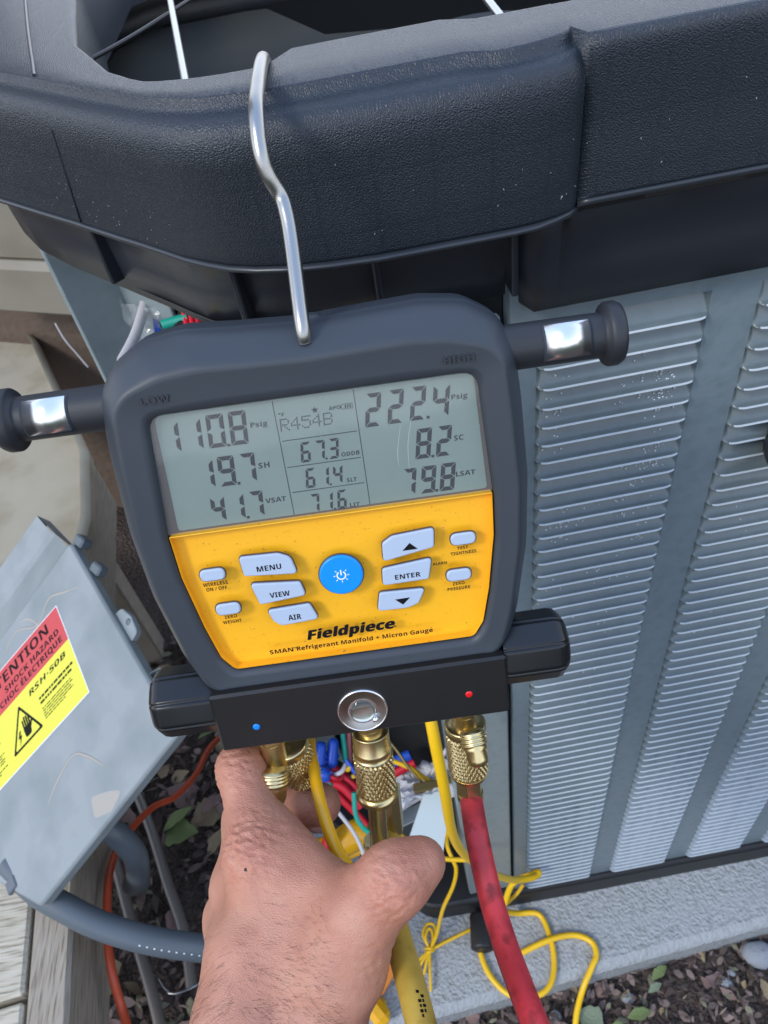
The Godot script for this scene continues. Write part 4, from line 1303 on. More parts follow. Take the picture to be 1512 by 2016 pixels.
		for part in 2:
			var rr := []
			var grow := 0.9 if part == 0 else 0.0
			var rad := 8.75 if part == 0 else 9.0
			for i in 13:
				var a := deg_to_rad(lerpf(-34 - grow * 6.0, 56 + grow * 6.0, i / 12.0))
				var row := PackedVector3Array()
				for x in [wx[0] - grow, wx[0] - grow, wx[1] + grow, wx[1] + grow]:
					row.append(V(x, ty + sin(a) * rad, -13.5 + cos(a) * rad) * 0.001)
				row[0] = V(wx[0] - grow, ty + sin(a) * 8.0, -13.5 + cos(a) * 8.0) * 0.001
				row[3] = V(wx[1] + grow, ty + sin(a) * 8.0, -13.5 + cos(a) * 8.0) * 0.001
				rr.append(row)
			ws = st_new()
			flat(ws, false)
			grid(ws, rr, false)
			put("window_rim" if part == 0 else "window", done(ws), M.rubber if part == 0 else M.chrome, tb)
	# manifold block
	var blk := put("manifold_block", cbox(V(-0.3, -60.0, -8.5) * 0.001, V(125.4, 29.2, 31.0) * 0.001, 0.0011), M.block, G)
	put("lower_sleeve", cbox(V(-0.6, -50, -16.0) * 0.001, V(118, 14, 26) * 0.001, 0.002), M.rubber_dark, G)
	var ring := lathe([[0.0005, 0.0], [10.6, 0.0], [10.7, 0.5], [10.2, 0.9], [9.9, 0.75], [6.4, 0.75], [6.1, 0.5], [6.0, -0.6], [0.5, -0.7]].map(func(q): return [q[0] * 0.001, q[1] * 0.001]), V(-0.3, -62.4, 7.0) * 0.001, V(0, 0, 1), 48)
	var sg := put("sight_glass", ring, M.steel, blk)
	put("ring_edge", lathe([[9.9, 0.7], [10.3, 1.15], [10.8, 0.7], [10.85, 0.0]].map(func(q): return [q[0] * 0.001, q[1] * 0.001]), V(-0.3, -62.4, 7.0) * 0.001, V(0, 0, 1), 48), M.chrome, sg)
	put("eye", lathe([[0.5, -0.4], [5.6, -0.4], [5.8, 0.4], [5.4, 1.2], [3.5, 1.9], [0.5, 2.2]].map(func(q): return [q[0] * 0.001, q[1] * 0.001]), V(-0.3, -62.4, 7.1) * 0.001, V(0, 0, 1), 36), M.glass, sg)
	put("float", lathe([[0.2, 0.0], [1.3, 0.4], [1.4, 1.6], [0.2, 2.2]].map(func(q): return [q[0] * 0.001, q[1] * 0.001]), V(4.2, -66.6, 7.6) * 0.001, V(0.3, -0.4, 1), 16), M.chrome, sg)
	for q in [[-46.1, -63.5, "led_blue"], [45.3, -62.0, "led_red"]]:
		put("colour_dot", lathe([[0.05, 0.35], [1.1, 0.3], [1.5, 0.1], [1.6, -0.2]].map(func(w): return [w[0] * 0.001, w[1] * 0.001]), V(q[0], q[1], 7.05) * 0.001, V(0, 0, 1), 20), M[q[2]], blk)
	# knobs: flattened flutes round a barrel
	for sgn in [-1.0, 1.0]:
		var ks := st_new()
		flat(ks, false)
		var rr := []
		var at := V(62.0 * sgn, -56.0 if sgn < 0.0 else -53.0, -9.0)
		for p in [[0.0, 14.6], [2.0, 15.2], [23.0, 15.2], [25.5, 14.6], [28.0, 12.0], [29.2, 9.0]]:
			var row := PackedVector3Array()
			for j in 168:
				var a := TAU * j / 168.0
				var u := fposmod(a / TAU * 8.0 + 0.35, 1.0)
				var dip := smoothstep(0.0, 0.035, u) - smoothstep(0.065, 0.10, u)
				var fl := 0.955 / cos((u - 0.55) * TAU / 8.0)
				var r: float = p[1] * minf(fl, 1.0) - dip * 0.9
				row.append((at + V(p[0] * sgn, sin(a) * r, cos(a) * r)) * 0.001)
			rr.append(row)
		grid(ks, rr, true)
		flat(ks)
		fan(ks, rr[-1], (at + V(29.2 * sgn, 0, 0)) * 0.001)
		put("valve_knob", done(ks), M.knob, G)
	# brass ports under the block
	for q in [[-44.3, -7.0, 6.4], [0.5, -7.0, 6.2], [43.4, -7.0, 5.9]]:
		var pr := put("brass_port", lathe([[q[2] + 0.2, 0.0], [q[2] + 0.2, 8.0], [q[2], 9.0]].map(func(w): return [w[0] * 0.001, w[1] * 0.001]), V(q[0], -74.0, q[1]) * 0.001, V(0, -1, 0), 6, false), M.brass, G)
		put("neck", lathe([[q[2] - 0.4, 0.0], [q[2] - 0.5, 12.0], [q[2] - 1.2, 14.0]].map(func(w): return [w[0] * 0.001, w[1] * 0.001]), V(q[0], -83.0, q[1]) * 0.001, V(0.02, -1, 0), 28), M.brass, pr)
	# hook
	var inv := G.transform.affine_inverse()
	var hk := []
	for p in [V(-0.0149, 1.158, -0.2275), V(-0.0146, 1.1644, -0.2308), V(-0.0130, 1.1815, -0.254), V(-0.0129, 1.1893, -0.263), V(-0.0138, 1.1935, -0.2672), V(-0.0165, 1.2010, -0.2685), V(-0.0172, 1.2085, -0.2715), V(-0.0162, 1.2172, -0.281), V(-0.0148, 1.2192, -0.300), V(-0.0135, 1.2196, -0.318), V(-0.0124, 1.2190, -0.334), V(-0.0119, 1.2165, -0.3475), V(-0.0117, 1.2110, -0.3565), V(-0.0117, 1.203, -0.360), V(-0.0117, 1.186, -0.359)]:
		hk.append(inv * p)
	put("hook", tube(hk, [0.00275], 18, 7), M.steel, G)
	put("hook_seat", lathe([[5.5, 0.0], [5.0, 1.2], [3.4, 1.8]].map(func(w): return [w[0] * 0.001, w[1] * 0.001]), V(2.0, 96.8, -22.0) * 0.001, V(0, 1, 0), 24), M.rubber, G)

# ---------------------------------------------------------------- hoses
func knurl(r: float, len: float, around: int, rows_n: int, depth: float) -> Array:
	var rows := []
	var nr := rows_n * 6
	var na := around * 4
	for i in nr + 1:
		var row := PackedVector3Array()
		for j in na:
			var u := float(j) / na * around
			var v := float(i) / nr * rows_n
			var a := absf(fposmod(u + v, 1.0) - 0.5) * 2.0
			var b := absf(fposmod(u - v, 1.0) - 0.5) * 2.0
			var h := minf(a, b)
			var f := minf(minf(i, nr - i) / 3.0, 1.0)
			var rr := r - depth + depth * h * f
			row.append(V(cos(TAU * j / na) * rr, float(i) / nr * len, sin(TAU * j / na) * rr))
		rows.append(row)
	return rows

func knurl_mesh(r: float, len: float, at: Vector3, dir: Vector3, around := 26, rows_n := 6) -> ArrayMesh:
	var st := st_new()
	flat(st)
	var d := dir.normalized()
	var u := d.cross(V(0.2, 0.3, 0.93)).normalized()
	var b := Basis(u, d, u.cross(d))
	var rows := knurl(r, len, around, rows_n, 0.0011)
	for i in rows.size():
		var row: PackedVector3Array = rows[i]
		for j in row.size():
			row[j] = at + b * row[j]
		rows[i] = row
	grid(st, rows, true)
	return done(st)

func mmp(p: Array) -> Array:
	return p.map(func(w): return [w[0] * 0.001, w[1] * 0.001])

func build_hoses() -> void:
	var G := get_node("manifold_gauge") as Node3D
	var T := G.transform
	# positions from the gauge's own axes (millimetres)
	var W := func(x: float, y: float, z: float) -> Vector3: return T * (V(x, y, z) * 0.001)
	# red hose
	var at: Vector3 = W.call(43.6, -90.0, -8.0)
	var red := thing("refrigerant_hose", "red rubber hose with knurled brass fitting under the red dot", "hose", at, "refrigerant hoses")
	var org := [at]
	var r := func(x: float, y: float, z: float) -> Vector3: return W.call(x, y, z) - org[0]
	var ax: Vector3 = r.call(43.0, -137.0, -12.0) - r.call(43.8, -92.0, -10.0)
	put("coupling", lathe(mmp([[6.0, 0.0], [9.2, 0.0], [9.6, 0.6], [9.6, 4.0], [9.2, 4.4]]), r.call(43.8, -91.0, -10.0), ax, 40), M.brass, red)
	put("knurled_nut", knurl_mesh(0.0097, 0.026, r.call(43.8, -95.3, -10.0), ax), M.brass, red)
	put("shoulder", lathe(mmp([[9.2, 0.0], [8.8, 2.0], [6.6, 5.0]]), r.call(43.3, -121.0, -11.5), ax, 32), M.brass, red)
	put("hex_barb", lathe(mmp([[6.2, 0.0], [6.6, 1.0], [6.6, 11.0], [6.2, 12.5]]), r.call(43.2, -124.0, -11.8), ax, 6, false), M.brass, red)
	put("collar", lathe(mmp([[6.4, 0.0], [6.5, 3.0], [5.6, 4.0]]), r.call(43.0, -135.5, -12.0), ax, 28), M.brass, red)
	put("side_stub", lathe(mmp([[4.8, 0.0], [5.6, 1.0], [5.9, 1.6], [5.0, 2.1], [5.9, 2.6], [5.9, 3.2], [5.0, 3.7], [5.9, 4.2], [5.9, 4.8], [5.0, 5.3], [5.9, 5.8], [5.9, 6.4], [5.0, 6.9], [5.4, 7.6], [4.6, 9.0], [4.6, 13.0], [4.2, 14.6], [2.6, 15.8], [0.3, 16.2]]), r.call(45.2, -86.5, 1.0), r.call(46.6, -100, 10.0) - r.call(45.2, -86.5, 1.0), 28), M.brass, red)
	var hose := []
	for p in [W.call(43.0, -138.0, -12.0), V(0.0152, 0.9418, -0.1278), V(0.0154, 0.9337, -0.1072), V(0.0170, 0.9341, -0.0857), V(0.0192, 0.9408, -0.0668), V(0.0215, 0.9469, -0.0497), V(0.0249, 0.9466, -0.0289), V(0.03, 0.93, 0.0)]:
		hose.append(p - at)
	put("rubber_hose", tube(hose, [0.0056], 18, 8), M.hose_red, red)
	# middle: yellow hose with a bent stem
	at = W.call(0.0, -95.0, -8.0)
	org[0] = at
	var yel := thing("refrigerant_hose", "dusty yellow rubber hose with knurled brass fitting under the round sight glass", "hose", at, "refrigerant hoses")
	ax = r.call(-1.5, -128.0, -9.0) - r.call(0.0, -92.0, -8.0)
	put("coupling", lathe(mmp([[6.6, 0.0], [8.4, 0.0], [8.5, 0.4], [8.6, 9.0], [8.9, 9.3], [9.0, 10.5], [8.6, 13.2], [9.4, 13.6]]), r.call(0.2, -86.0, -8.0), ax, 40), M.brass, yel)
	put("knurled_nut", knurl_mesh(0.0096, 0.023, r.call(-0.4, -99.5, -8.2), ax, 24, 5), M.brass, yel)
	put("bead", lathe(mmp([[8.8, 0.0], [9.9, 1.0], [10.2, 2.6], [9.6, 4.2], [8.0, 5.6], [4.5, 6.4], [4.0, 7.0]]), r.call(-1.4, -122.5, -8.9), ax, 40), M.brass, yel)
	put("stem", tube([r.call(-2.2, -125, -5.0), r.call(-3.0, -136, -3.5), r.call(-3.8, -147, -3.5), r.call(-5.0, -156, -6.0), r.call(-5.6, -162, -12.0)], [0.0042, 0.0044, 0.0045, 0.0044, 0.0042], 20, 6), M.brass, yel)
	put("stem_end", lathe(mmp([[5.4, 0.0], [5.6, 3.0], [5.2, 8.0]]), r.call(-7.0, -156, -10.0), V(-0.05, -0.7, 0.3), 20), M.brass, yel)
	put("hex_barb", lathe(mmp([[4.0, 0.0], [4.2, 26.0], [3.6, 30.0]]), r.call(5.6, -126, -13.0), ax, 6, false), M.brass, yel)
	hose = []
	for p in [W.call(1.0, -160.0, -16.0), V(-0.0323, 0.9394, -0.1212), V(-0.0295, 0.9468, -0.1052), V(-0.0260, 0.9582, -0.0839), V(-0.0228, 0.9695, -0.0649), V(-0.0201, 0.9765, -0.0474), V(-0.0164, 0.9752, -0.0298), V(-0.012, 0.96, 0.0)]:
		hose.append(p - at)
	put("rubber_hose", tube(hose, [0.0058], 18, 8), M.hose_yellow, yel)
	var path := spline(hose, 8)
	var ink := st_new()
	for k in 6:   # worn print along the hose
		var i := 33 + int(k * 0.75)
		var dir := (path[i + 1] - path[i]).normalized()
		var p: Vector3 = path[i].lerp(path[i + 1], fposmod(k * 0.75, 1.0))
		var face := V(0.35, 0.86, 0.36)
		face = (face - dir * dir.dot(face)).normalized()
		var b := Basis(dir, face, dir.cross(face))
		for j in 2:
			if (k * 7 + j * 3) % 5 == 0:
				continue
			cbox_into(ink, p + face * 0.00583 + b.z * (0.0007 * (j * 2 - 1)), V(0.0012, 0.00012, 0.0007 + 0.0005 * ((k + j) % 2)), 0.00003, b)
	put("worn_print", done(ink), M.print_black, yel)
	# left: fitting held in the fist
	at = W.call(-43.0, -92.0, -10.0)
	org[0] = at
	var lef := thing("refrigerant_hose", "brass hose fitting gripped by the fingers under the blue dot", "hose", at, "refrigerant hoses")
	ax = r.call(-34.0, -132.0, -22.0) - r.call(-38.5, -92.0, -12.0)
	put("coupling", lathe(mmp([[6.0, 0.0], [8.9, 0.0], [9.3, 0.6], [9.3, 4.0], [9.0, 4.4]]), r.call(-39.0, -90.0, -12.0), ax, 40), M.brass, lef)
	put("knurled_nut", knurl_mesh(0.0094, 0.024, r.call(-38.5, -94.3, -13.0), ax), M.brass, lef)
	put("hex_barb", lathe(mmp([[6.2, 0.0], [6.4, 14.0], [5.8, 16.0]]), r.call(-35.6, -117.5, -19.0), ax, 6, false), M.brass, lef)
	put("side_stub", lathe(mmp([[5.6, 0.0], [6.5, 1.0], [6.9, 1.6], [6.0, 2.1], [6.9, 2.6], [6.9, 3.2], [6.0, 3.7], [6.9, 4.2], [6.9, 4.8], [6.0, 5.3], [6.9, 5.8], [6.9, 6.4], [6.0, 6.9], [6.4, 8.0], [5.6, 9.5], [5.4, 13.5], [4.4, 15.6], [2.6, 16.4], [0.3, 16.6]]), r.call(-45.0, -93.5, 0.0), r.call(-47.0, -110, 6.0) - r.call(-45.0, -93.5, 0.0), 28), M.brass, lef)
	# two amber cords hanging behind the gauge
	var cords := [
		["amber yellow cord passing between the fingers and the middle fitting", [V(-0.0640, 0.9751, -0.2291), V(-0.0616, 0.9571, -0.2091), V(-0.0561, 0.9690, -0.1835), V(-0.0548, 0.9723, -0.1682), V(-0.0525, 0.9705, -0.1463), V(-0.0486, 0.9671, -0.1285), V(-0.0419, 0.9670, -0.1139), V(-0.0394, 0.9608, -0.1075)], [0.0029], "amber"],
		["thick yellow cord falling behind the red hose and looping on the pad", [V(0.0102, 0.84, -0.36), V(0.0112, 0.7979, -0.3342), V(0.0079, 0.7632, -0.3086), V(0.0075, 0.7246, -0.2832), V(0.0081, 0.6681, -0.2682), V(0.0081, 0.5851, -0.2689), V(0.0136, 0.5084, -0.2760), V(0.0258, 0.4344, -0.2859), V(0.0468, 0.3374, -0.3008), V(0.0781, 0.2522, -0.3135), V(0.1088, 0.2210, -0.3212), V(0.1172, 0.2161, -0.3275), V(0.1062, 0.2118, -0.3275), V(0.0807, 0.1951, -0.3258), V(0.065, 0.16, -0.312), V(0.062, 0.12, -0.315), V(0.085, 0.082, -0.318), V(0.117, 0.0755, -0.312), V(0.1235, 0.0755, -0.276), V(0.119, 0.0755, -0.246), V(0.107, 0.078, -0.224), V(0.086, 0.078, -0.214), V(0.051, 0.0755, -0.2195), V(0.028, 0.0755, -0.246), V(0.02, 0.0755, -0.28), V(0.027, 0.0755, -0.31), V(0.045, 0.09, -0.325), V(0.055, 0.10, -0.32)], [0.0052, 0.005, 0.0046, 0.0042, 0.004, 0.004, 0.004, 0.004], "yellow_wire"],
		["yellow cord end curving over the front lip of the pad", [V(0.052, 0.078, -0.258), V(0.072, 0.0795, -0.266), V(0.12, 0.0835, -0.276), V(0.157, 0.0755, -0.278), V(0.179, 0.0755, -0.266), V(0.181, 0.0755, -0.249), V(0.170, 0.0745, -0.235), V(0.150, 0.062, -0.213), V(0.133, 0.03, -0.185), V(0.125, 0.014, -0.15), V(0.12, 0.012, -0.09)], [0.0042], "yellow_wire"],
		["thin yellow wire dropping to a knotted loop on the pad", [V(0.0104, 0.36, -0.375), V(0.0022, 0.3170, -0.3519), V(0.0049, 0.3028, -0.3372), V(0.0073, 0.2870, -0.3281), V(-0.0007, 0.2458, -0.3216), V(-0.0205, 0.1830, -0.3145), V(-0.036, 0.11, -0.306), V(-0.046, 0.082, -0.300)], [0.0026], "yellow_wire"],
		["thin yellow wire crossing the pad behind the red hose", [V(-0.050, 0.078, -0.294), V(-0.025, 0.0735, -0.302), V(0.017, 0.0735, -0.312), V(0.041, 0.0735, -0.317), V(0.06, 0.10, -0.322), V(0.085, 0.16, -0.322), V(0.0931, 0.19, -0.322)], [0.0024], "yellow_wire"]]
	for cd in cords:
		var p0: Vector3 = cd[1][-1]
		var rel := []
		for p in cd[1]:
			rel.append(p - p0)
		var t := put("cord", tube(rel, cd[2], 12, 8), M[cd[3]])
		t.position = p0
		tag(t, cd[0], "cord", "yellow cords")
	# knotted loops
	var kn := thing("wire_knot", "bright yellow wire tied in a bow lying on the concrete pad", "wire knot", V(-0.052, 0.0765, -0.295))
	put("loop", tube([V(0.002, 0, 0.0), V(-0.006, 0.004, -0.018), V(0.002, 0.003, -0.032), V(0.012, 0.003, -0.03), V(0.012, 0.004, -0.016), V(0.001, 0.002, 0.002)], [0.0022], 8, 6), M.yellow_wire, kn)
	put("loop", tube([V(0.0, 0.002, 0.001), V(-0.003, 0.007, -0.014), V(0.003, 0.006, -0.025), V(0.008, 0.006, -0.022), V(0.007, 0.006, -0.01), V(0.001, 0.003, 0.003)], [0.0022], 8, 6), M.yellow_wire, kn)
	put("wrap", tube([V(-0.006, 0.0, -0.002), V(0.0, 0.007, 0.0), V(0.006, 0.001, 0.002), V(0.0, 0.006, 0.004), V(-0.006, 0.001, 0.003)], [0.0022], 8, 6), M.yellow_wire, kn)
	for e in [[-0.03, 0.02], [-0.024, 0.026], [-0.014, 0.03], [-0.008, 0.052]]:
		put("tail", tube([V(0, 0.003, 0.002), V(e[0] * 0.5, 0.004, e[1] * 0.5), V(e[0], 0.0, e[1])], [0.0022], 8, 6), M.yellow_wire, kn)
	var clip := put("crimp_sleeve", lathe(mmp([[3.0, 0], [3.4, 0.6], [3.4, 6.4], [3.0, 7.0]]), Vector3.ZERO, V(0.03, -0.16, 0.09), 12), M.rubber_black)
	clip.position = V(0.0045, 0.3045, -0.339)
	tag(clip, "tiny dark sleeve on the thin yellow wire right of the thumb", "sleeve")
	# black plug, orange clamp
	var plug := thing("black_plug", "short black cylinder lying on the pad behind the red hose", "plug", V(0.028, 0.088, -0.302))
	put("barrel", lathe(mmp([[12.0, -25], [16.5, -23], [17.0, -20], [17.0, 20], [15.5, 23], [12.0, 24]]), Vector3.ZERO, V(0.15, -0.02, -0.9), 24), M.rubber_black, plug)
	var cl := thing("clamp_handle", "orange and yellow plastic clamp handles beside the yellow hose at the bottom", "clamp", V(-0.128, 0.09, -0.262))
	put("handle", cbox(V(0.006, 0.002, -0.012), V(0.03, 0.02, 0.055), 0.006, Basis(Vector3.UP, -0.75)), M.orange_plastic, cl)
	put("handle", cbox(V(-0.024, -0.002, 0.012), V(0.026, 0.022, 0.09), 0.008, Basis(Vector3.UP, 0.62)), M.amber, cl)
	put("handle", cbox(V(-0.036, -0.01, 0.0), V(0.02, 0.018, 0.10), 0.007, Basis(Vector3.UP, 0.9)), M.hose_yellow, cl)
	put("pivot", lathe(mmp([[6, -8], [6.5, -7], [6.5, 7], [6, 8]]), V(-0.004, 0.006, -0.004), Vector3.UP, 16), M.steel, cl)

# ---------------------------------------------------------------- the hand
func build_hand() -> void:
	var k := 300.0
	var u1 := V(-0.0925, 0.9638, -0.0678)
	var r1 := V(-0.0618, 0.9597, -0.0635)
	var u2 := V(-0.0868, 0.9690, -0.0904)
	var r2 := V(-0.0559, 0.9692, -0.0832)
	var imc := V(-0.0778, 0.9809, -0.1227)
	var mmc := V(-0.0918, 0.9593, -0.1206)
	var rmc := V(-0.1013, 0.9399, -0.1150)
	var pmc := V(-0.1040, 0.9287, -0.1035)
	var cmc := V(-0.0496, 0.9736, -0.0806)
	var tmc := V(-0.0385, 0.9883, -0.0914)
	# [from, to, radius, radius, group] group 0 is palm and arm, the others one finger each
	var bones := [
		[V(-0.1077, 0.9532, -0.0026), u1, 0.0205, 0.0168, 0], [V(-0.0673, 0.9479, 0.0031), r1, 0.0205, 0.0165, 0],
		[u1, u2, 0.0168, 0.0155, 0], [r1, r2, 0.0165, 0.0155, 0],
		[(u2 + r2) * 0.5, imc, 0.0155, 0.0128, 0], [(u2 * 0.7 + r2 * 0.3), mmc, 0.015, 0.0125, 0], [u2, rmc, 0.014, 0.012, 0], [u2, pmc, 0.013, 0.0115, 0],
		[r2, cmc, 0.0145, 0.0165, 0], [cmc, tmc, 0.0168, 0.0138, 0], [imc, tmc, 0.0085, 0.0085, 0], [V(-0.0703, 0.9825, -0.1358), V(-0.0452, 0.9855, -0.1035), 0.0062, 0.007, 0], [imc, cmc, 0.0125, 0.013, 0],
		[imc, V(-0.0850, 0.9870, -0.1619), 0.0128, 0.0094, 1], [V(-0.0850, 0.9870, -0.1619), V(-0.0756, 0.9678, -0.1752), 0.0094, 0.0086, 1], [V(-0.0756, 0.9678, -0.1752), V(-0.0620, 0.9600, -0.1750), 0.0086, 0.0078, 1],
		[mmc, V(-0.0928, 0.9483, -0.1552), 0.0120, 0.0098, 2], [V(-0.0928, 0.9483, -0.1552), V(-0.0784, 0.9334, -0.1614), 0.0098, 0.0095, 2], [V(-0.0784, 0.9334, -0.1614), V(-0.0560, 0.9500, -0.1546), 0.0098, 0.0102, 2],
		[rmc, V(-0.0998, 0.9074, -0.1491), 0.0112, 0.0094, 3], [V(-0.0998, 0.9074, -0.1491), V(-0.0848, 0.9021, -0.1507), 0.0094, 0.0088, 3], [V(-0.0848, 0.9021, -0.1507), V(-0.0748, 0.9142, -0.1373), 0.0088, 0.008, 3],
		[pmc, V(-0.1024, 0.8986, -0.1299), 0.0102, 0.0084, 4], [V(-0.1024, 0.8986, -0.1299), V(-0.0899, 0.8956, -0.1297), 0.0084, 0.0078, 4], [V(-0.0899, 0.8956, -0.1297), V(-0.0793, 0.9104, -0.1191), 0.0078, 0.0072, 4],
		[tmc, V(-0.0222, 0.9995, -0.0985), 0.0130, 0.0108, 5], [V(-0.0222, 0.9995, -0.0985), V(-0.0100, 0.9986, -0.1030), 0.0106, 0.0088, 5],
		[V(-0.0212, 1.0011, -0.0975), V(-0.0210, 1.0011, -0.0975), 0.0106, 0.0106, 5],
		[V(-0.0815, 0.9912, -0.1215), V(-0.0810, 0.9912, -0.1205), 0.0045, 0.0045, 0]]
	var h := 0.0013
	var lo := V(-0.136, 0.872, -0.196)
	var nx := 112
	var ny := 114
	var nz := 170
	var groups := []
	for gi in 6:
		var arr := PackedFloat32Array()
		arr.resize(nx * ny * nz)
		groups.append(arr)
	for b in bones:
		var a: Vector3 = b[0]
		var e: Vector3 = b[1]
		var ra: float = b[2]
		var rb: float = b[3]
		var reach := maxf(ra, rb) + 0.012
		var mn := (a.min(e) - Vector3.ONE * reach - lo) / h
		var mx := (a.max(e) + Vector3.ONE * reach - lo) / h
		var x0 := maxi(0, int(mn.x))
		var x1 := mini(nx - 1, int(mx.x) + 1)
		var y0 := maxi(0, int(mn.y))
		var y1 := mini(ny - 1, int(mx.y) + 1)
		var z0 := maxi(0, int(mn.z))
		var z1 := mini(nz - 1, int(mx.z) + 1)
		var d := e - a
		var dd := maxf(d.length_squared(), 1e-9)
		var arr: PackedFloat32Array = groups[b[4]]
		groups[b[4]] = PackedFloat32Array()
		for z in range(z0, z1 + 1):
			for y in range(y0, y1 + 1):
				var row := (z * ny + y) * nx
				for x in range(x0, x1 + 1):
					var p := V(x * h + lo.x, y * h + lo.y, z * h + lo.z) - a
					var t := clampf(p.dot(d) / dd, 0.0, 1.0)
					var dist := (p - d * t).length() - lerpf(ra, rb, t)
					if dist < 0.014:
						arr[row + x] += exp(-dist * k)
		groups[b[4]] = arr
	# joined field: a finger melts into the palm, not into its neighbour
	var f := PackedFloat32Array()
	f.resize(nx * ny * nz)
	var g0: PackedFloat32Array = groups[0]
	var g1: PackedFloat32Array = groups[1]
	var g2: PackedFloat32Array = groups[2]
	var g3: PackedFloat32Array = groups[3]
	var g4: PackedFloat32Array = groups[4]
	var g5: PackedFloat32Array = groups[5]
	for i in f.size():
		var m := maxf(maxf(maxf(g1[i], g2[i]), maxf(g3[i], g4[i])), g5[i]) + g0[i]
		f[i] = minf(log(maxf(m, 1e-6)), 12.0)   # above 0 inside
	# surface nets
	var vid := PackedInt32Array()
	vid.resize(nx * ny * nz)
	vid.fill(-1)
	var verts := PackedVector3Array()
	var off := [0, 1, nx, nx + 1, nx * ny, nx * ny + 1, nx * ny + nx, nx * ny + nx + 1]
	var corner := [V(0, 0, 0), V(1, 0, 0), V(0, 1, 0), V(1, 1, 0), V(0, 0, 1), V(1, 0, 1), V(0, 1, 1), V(1, 1, 1)]
	var edges := [[0, 1], [2, 3], [4, 5], [6, 7], [0, 2], [1, 3], [4, 6], [5, 7], [0, 4], [1, 5], [2, 6], [3, 7]]
	for z in nz - 1:
		for y in ny - 1:
			var row := (z * ny + y) * nx
			for x in nx - 1:
				var i := row + x
				var s0 := f[i] > 0.0
				if s0 == (f[i + 1] > 0.0) and s0 == (f[i + nx] > 0.0) and s0 == (f[i + off[3]] > 0.0) and s0 == (f[i + off[4]] > 0.0) and s0 == (f[i + off[5]] > 0.0) and s0 == (f[i + off[6]] > 0.0) and s0 == (f[i + off[7]] > 0.0):
					continue
				var sum := Vector3.ZERO
				var cnt := 0
				for e in edges:
					var va := f[i + off[e[0]]]
					var vb := f[i + off[e[1]]]
					if (va > 0.0) != (vb > 0.0):
						var ca: Vector3 = corner[e[0]]
						var cb: Vector3 = corner[e[1]]
						sum += ca.lerp(cb, va / (va - vb))
						cnt += 1
				vid[i] = verts.size()
				verts.append(lo + (V(x, y, z) + sum / cnt) * h)
	var idx := PackedInt32Array()
	for z in range(1, nz - 1):
		for y in range(1, ny - 1):
			for x in range(1, nx - 1):
				var i := (z * ny + y) * nx + x
				var s0 := f[i] > 0.0
				for ax in 3:
					var st: int = [1, nx, nx * ny][ax]
					if (f[i + st] > 0.0) == s0:
						continue
					var su: int = [nx, nx * ny, 1][ax]
					var sv: int = [nx * ny, 1, nx][ax]
					var a := vid[i]
					var b := vid[i - su]
					var c := vid[i - su - sv]
					var d := vid[i - sv]
					if a < 0 or b < 0 or c < 0 or d < 0:
						continue
					if s0:
						idx.append_array([a, c, b, a, d, c])
					else:
						idx.append_array([a, b, c, a, c, d])
	# normals and two passes of smoothing
	for pass_n in 3:
		var acc := PackedVector3Array()
		acc.resize(verts.size())
		var cn := PackedInt32Array()
		cn.resize(verts.size())
		for q in range(0, idx.size(), 3):
			for w in 3:
				var a := idx[q + w]
				var b := idx[q + (w + 1) % 3]
				acc[a] += verts[b]
				acc[b] += verts[a]
				cn[a] += 1
				cn[b] += 1
		for q in verts.size():
			if cn[q] > 0:
				verts[q] = verts[q].lerp(acc[q] / cn[q], 0.5)
	var nor := PackedVector3Array()
	nor.resize(verts.size())
	for q in range(0, idx.size(), 3):
		var n := (verts[idx[q + 2]] - verts[idx[q]]).cross(verts[idx[q + 1]] - verts[idx[q]])
		for w in 3:
			nor[idx[q + w]] += n
	for q in nor.size():
		nor[q] = nor[q].normalized()
	# fine skin folds across knuckles and wrist, and colour
	var nz1 := FastNoiseLite.new()
	nz1.frequency = 60.0
	nz1.fractal_octaves = 3
	var nz2 := FastNoiseLite.new()
	nz2.frequency = 320.0
	nz2.fractal_octaves = 2
	nz2.seed = 9
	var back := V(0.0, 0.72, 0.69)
	var toes := (imc - (u1 + r1) * 0.5).normalized()
	var col := PackedColorArray()
	var red_at := [[V(-0.0822, 0.9948, -0.1212), 0.013, 0.5], [V(-0.0216, 1.007, -0.094), 0.014, 0.4], [V(-0.087, 0.994, -0.155), 0.013, 0.35], [V(-0.011, 1.0, -0.105), 0.012, 0.3], [V(-0.056, 0.95, -0.145), 0.014, 0.35]]
	var folds := [[V(-0.0815, 0.9935, -0.1235), 0.0135, 0.0009, 0.0034], [V(-0.0225, 1.0075, -0.094), 0.010, 0.0008, 0.0034], [V(-0.087, 0.995, -0.157), 0.011, 0.0006, 0.0032], [V(-0.034, 0.985, -0.079), 0.012, 0.0003, 0.0062]]
	for q in verts.size():
		var p := verts[q]
		var n := nz1.get_noise_3dv(p)
		var r := 0.0
		for w in red_at:
			r += w[2] * exp(-(p - w[0]).length_squared() / (w[1] * w[1]))
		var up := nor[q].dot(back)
		var c := Color(0.46, 0.205, 0.135)
		c = c.lerp(Color(0.49, 0.14, 0.095), clampf(r, 0, 1) * 0.65)
		c = c.lerp(Color(0.50, 0.255, 0.175), clampf(n * 0.9, 0.0, 0.5))
		c = c.lerp(Color(0.355, 0.145, 0.095), clampf(-n * 0.9, 0.0, 0.5))
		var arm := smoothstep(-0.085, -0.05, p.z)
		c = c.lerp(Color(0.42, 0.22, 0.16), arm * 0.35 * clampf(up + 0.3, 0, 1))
		col.append(c)
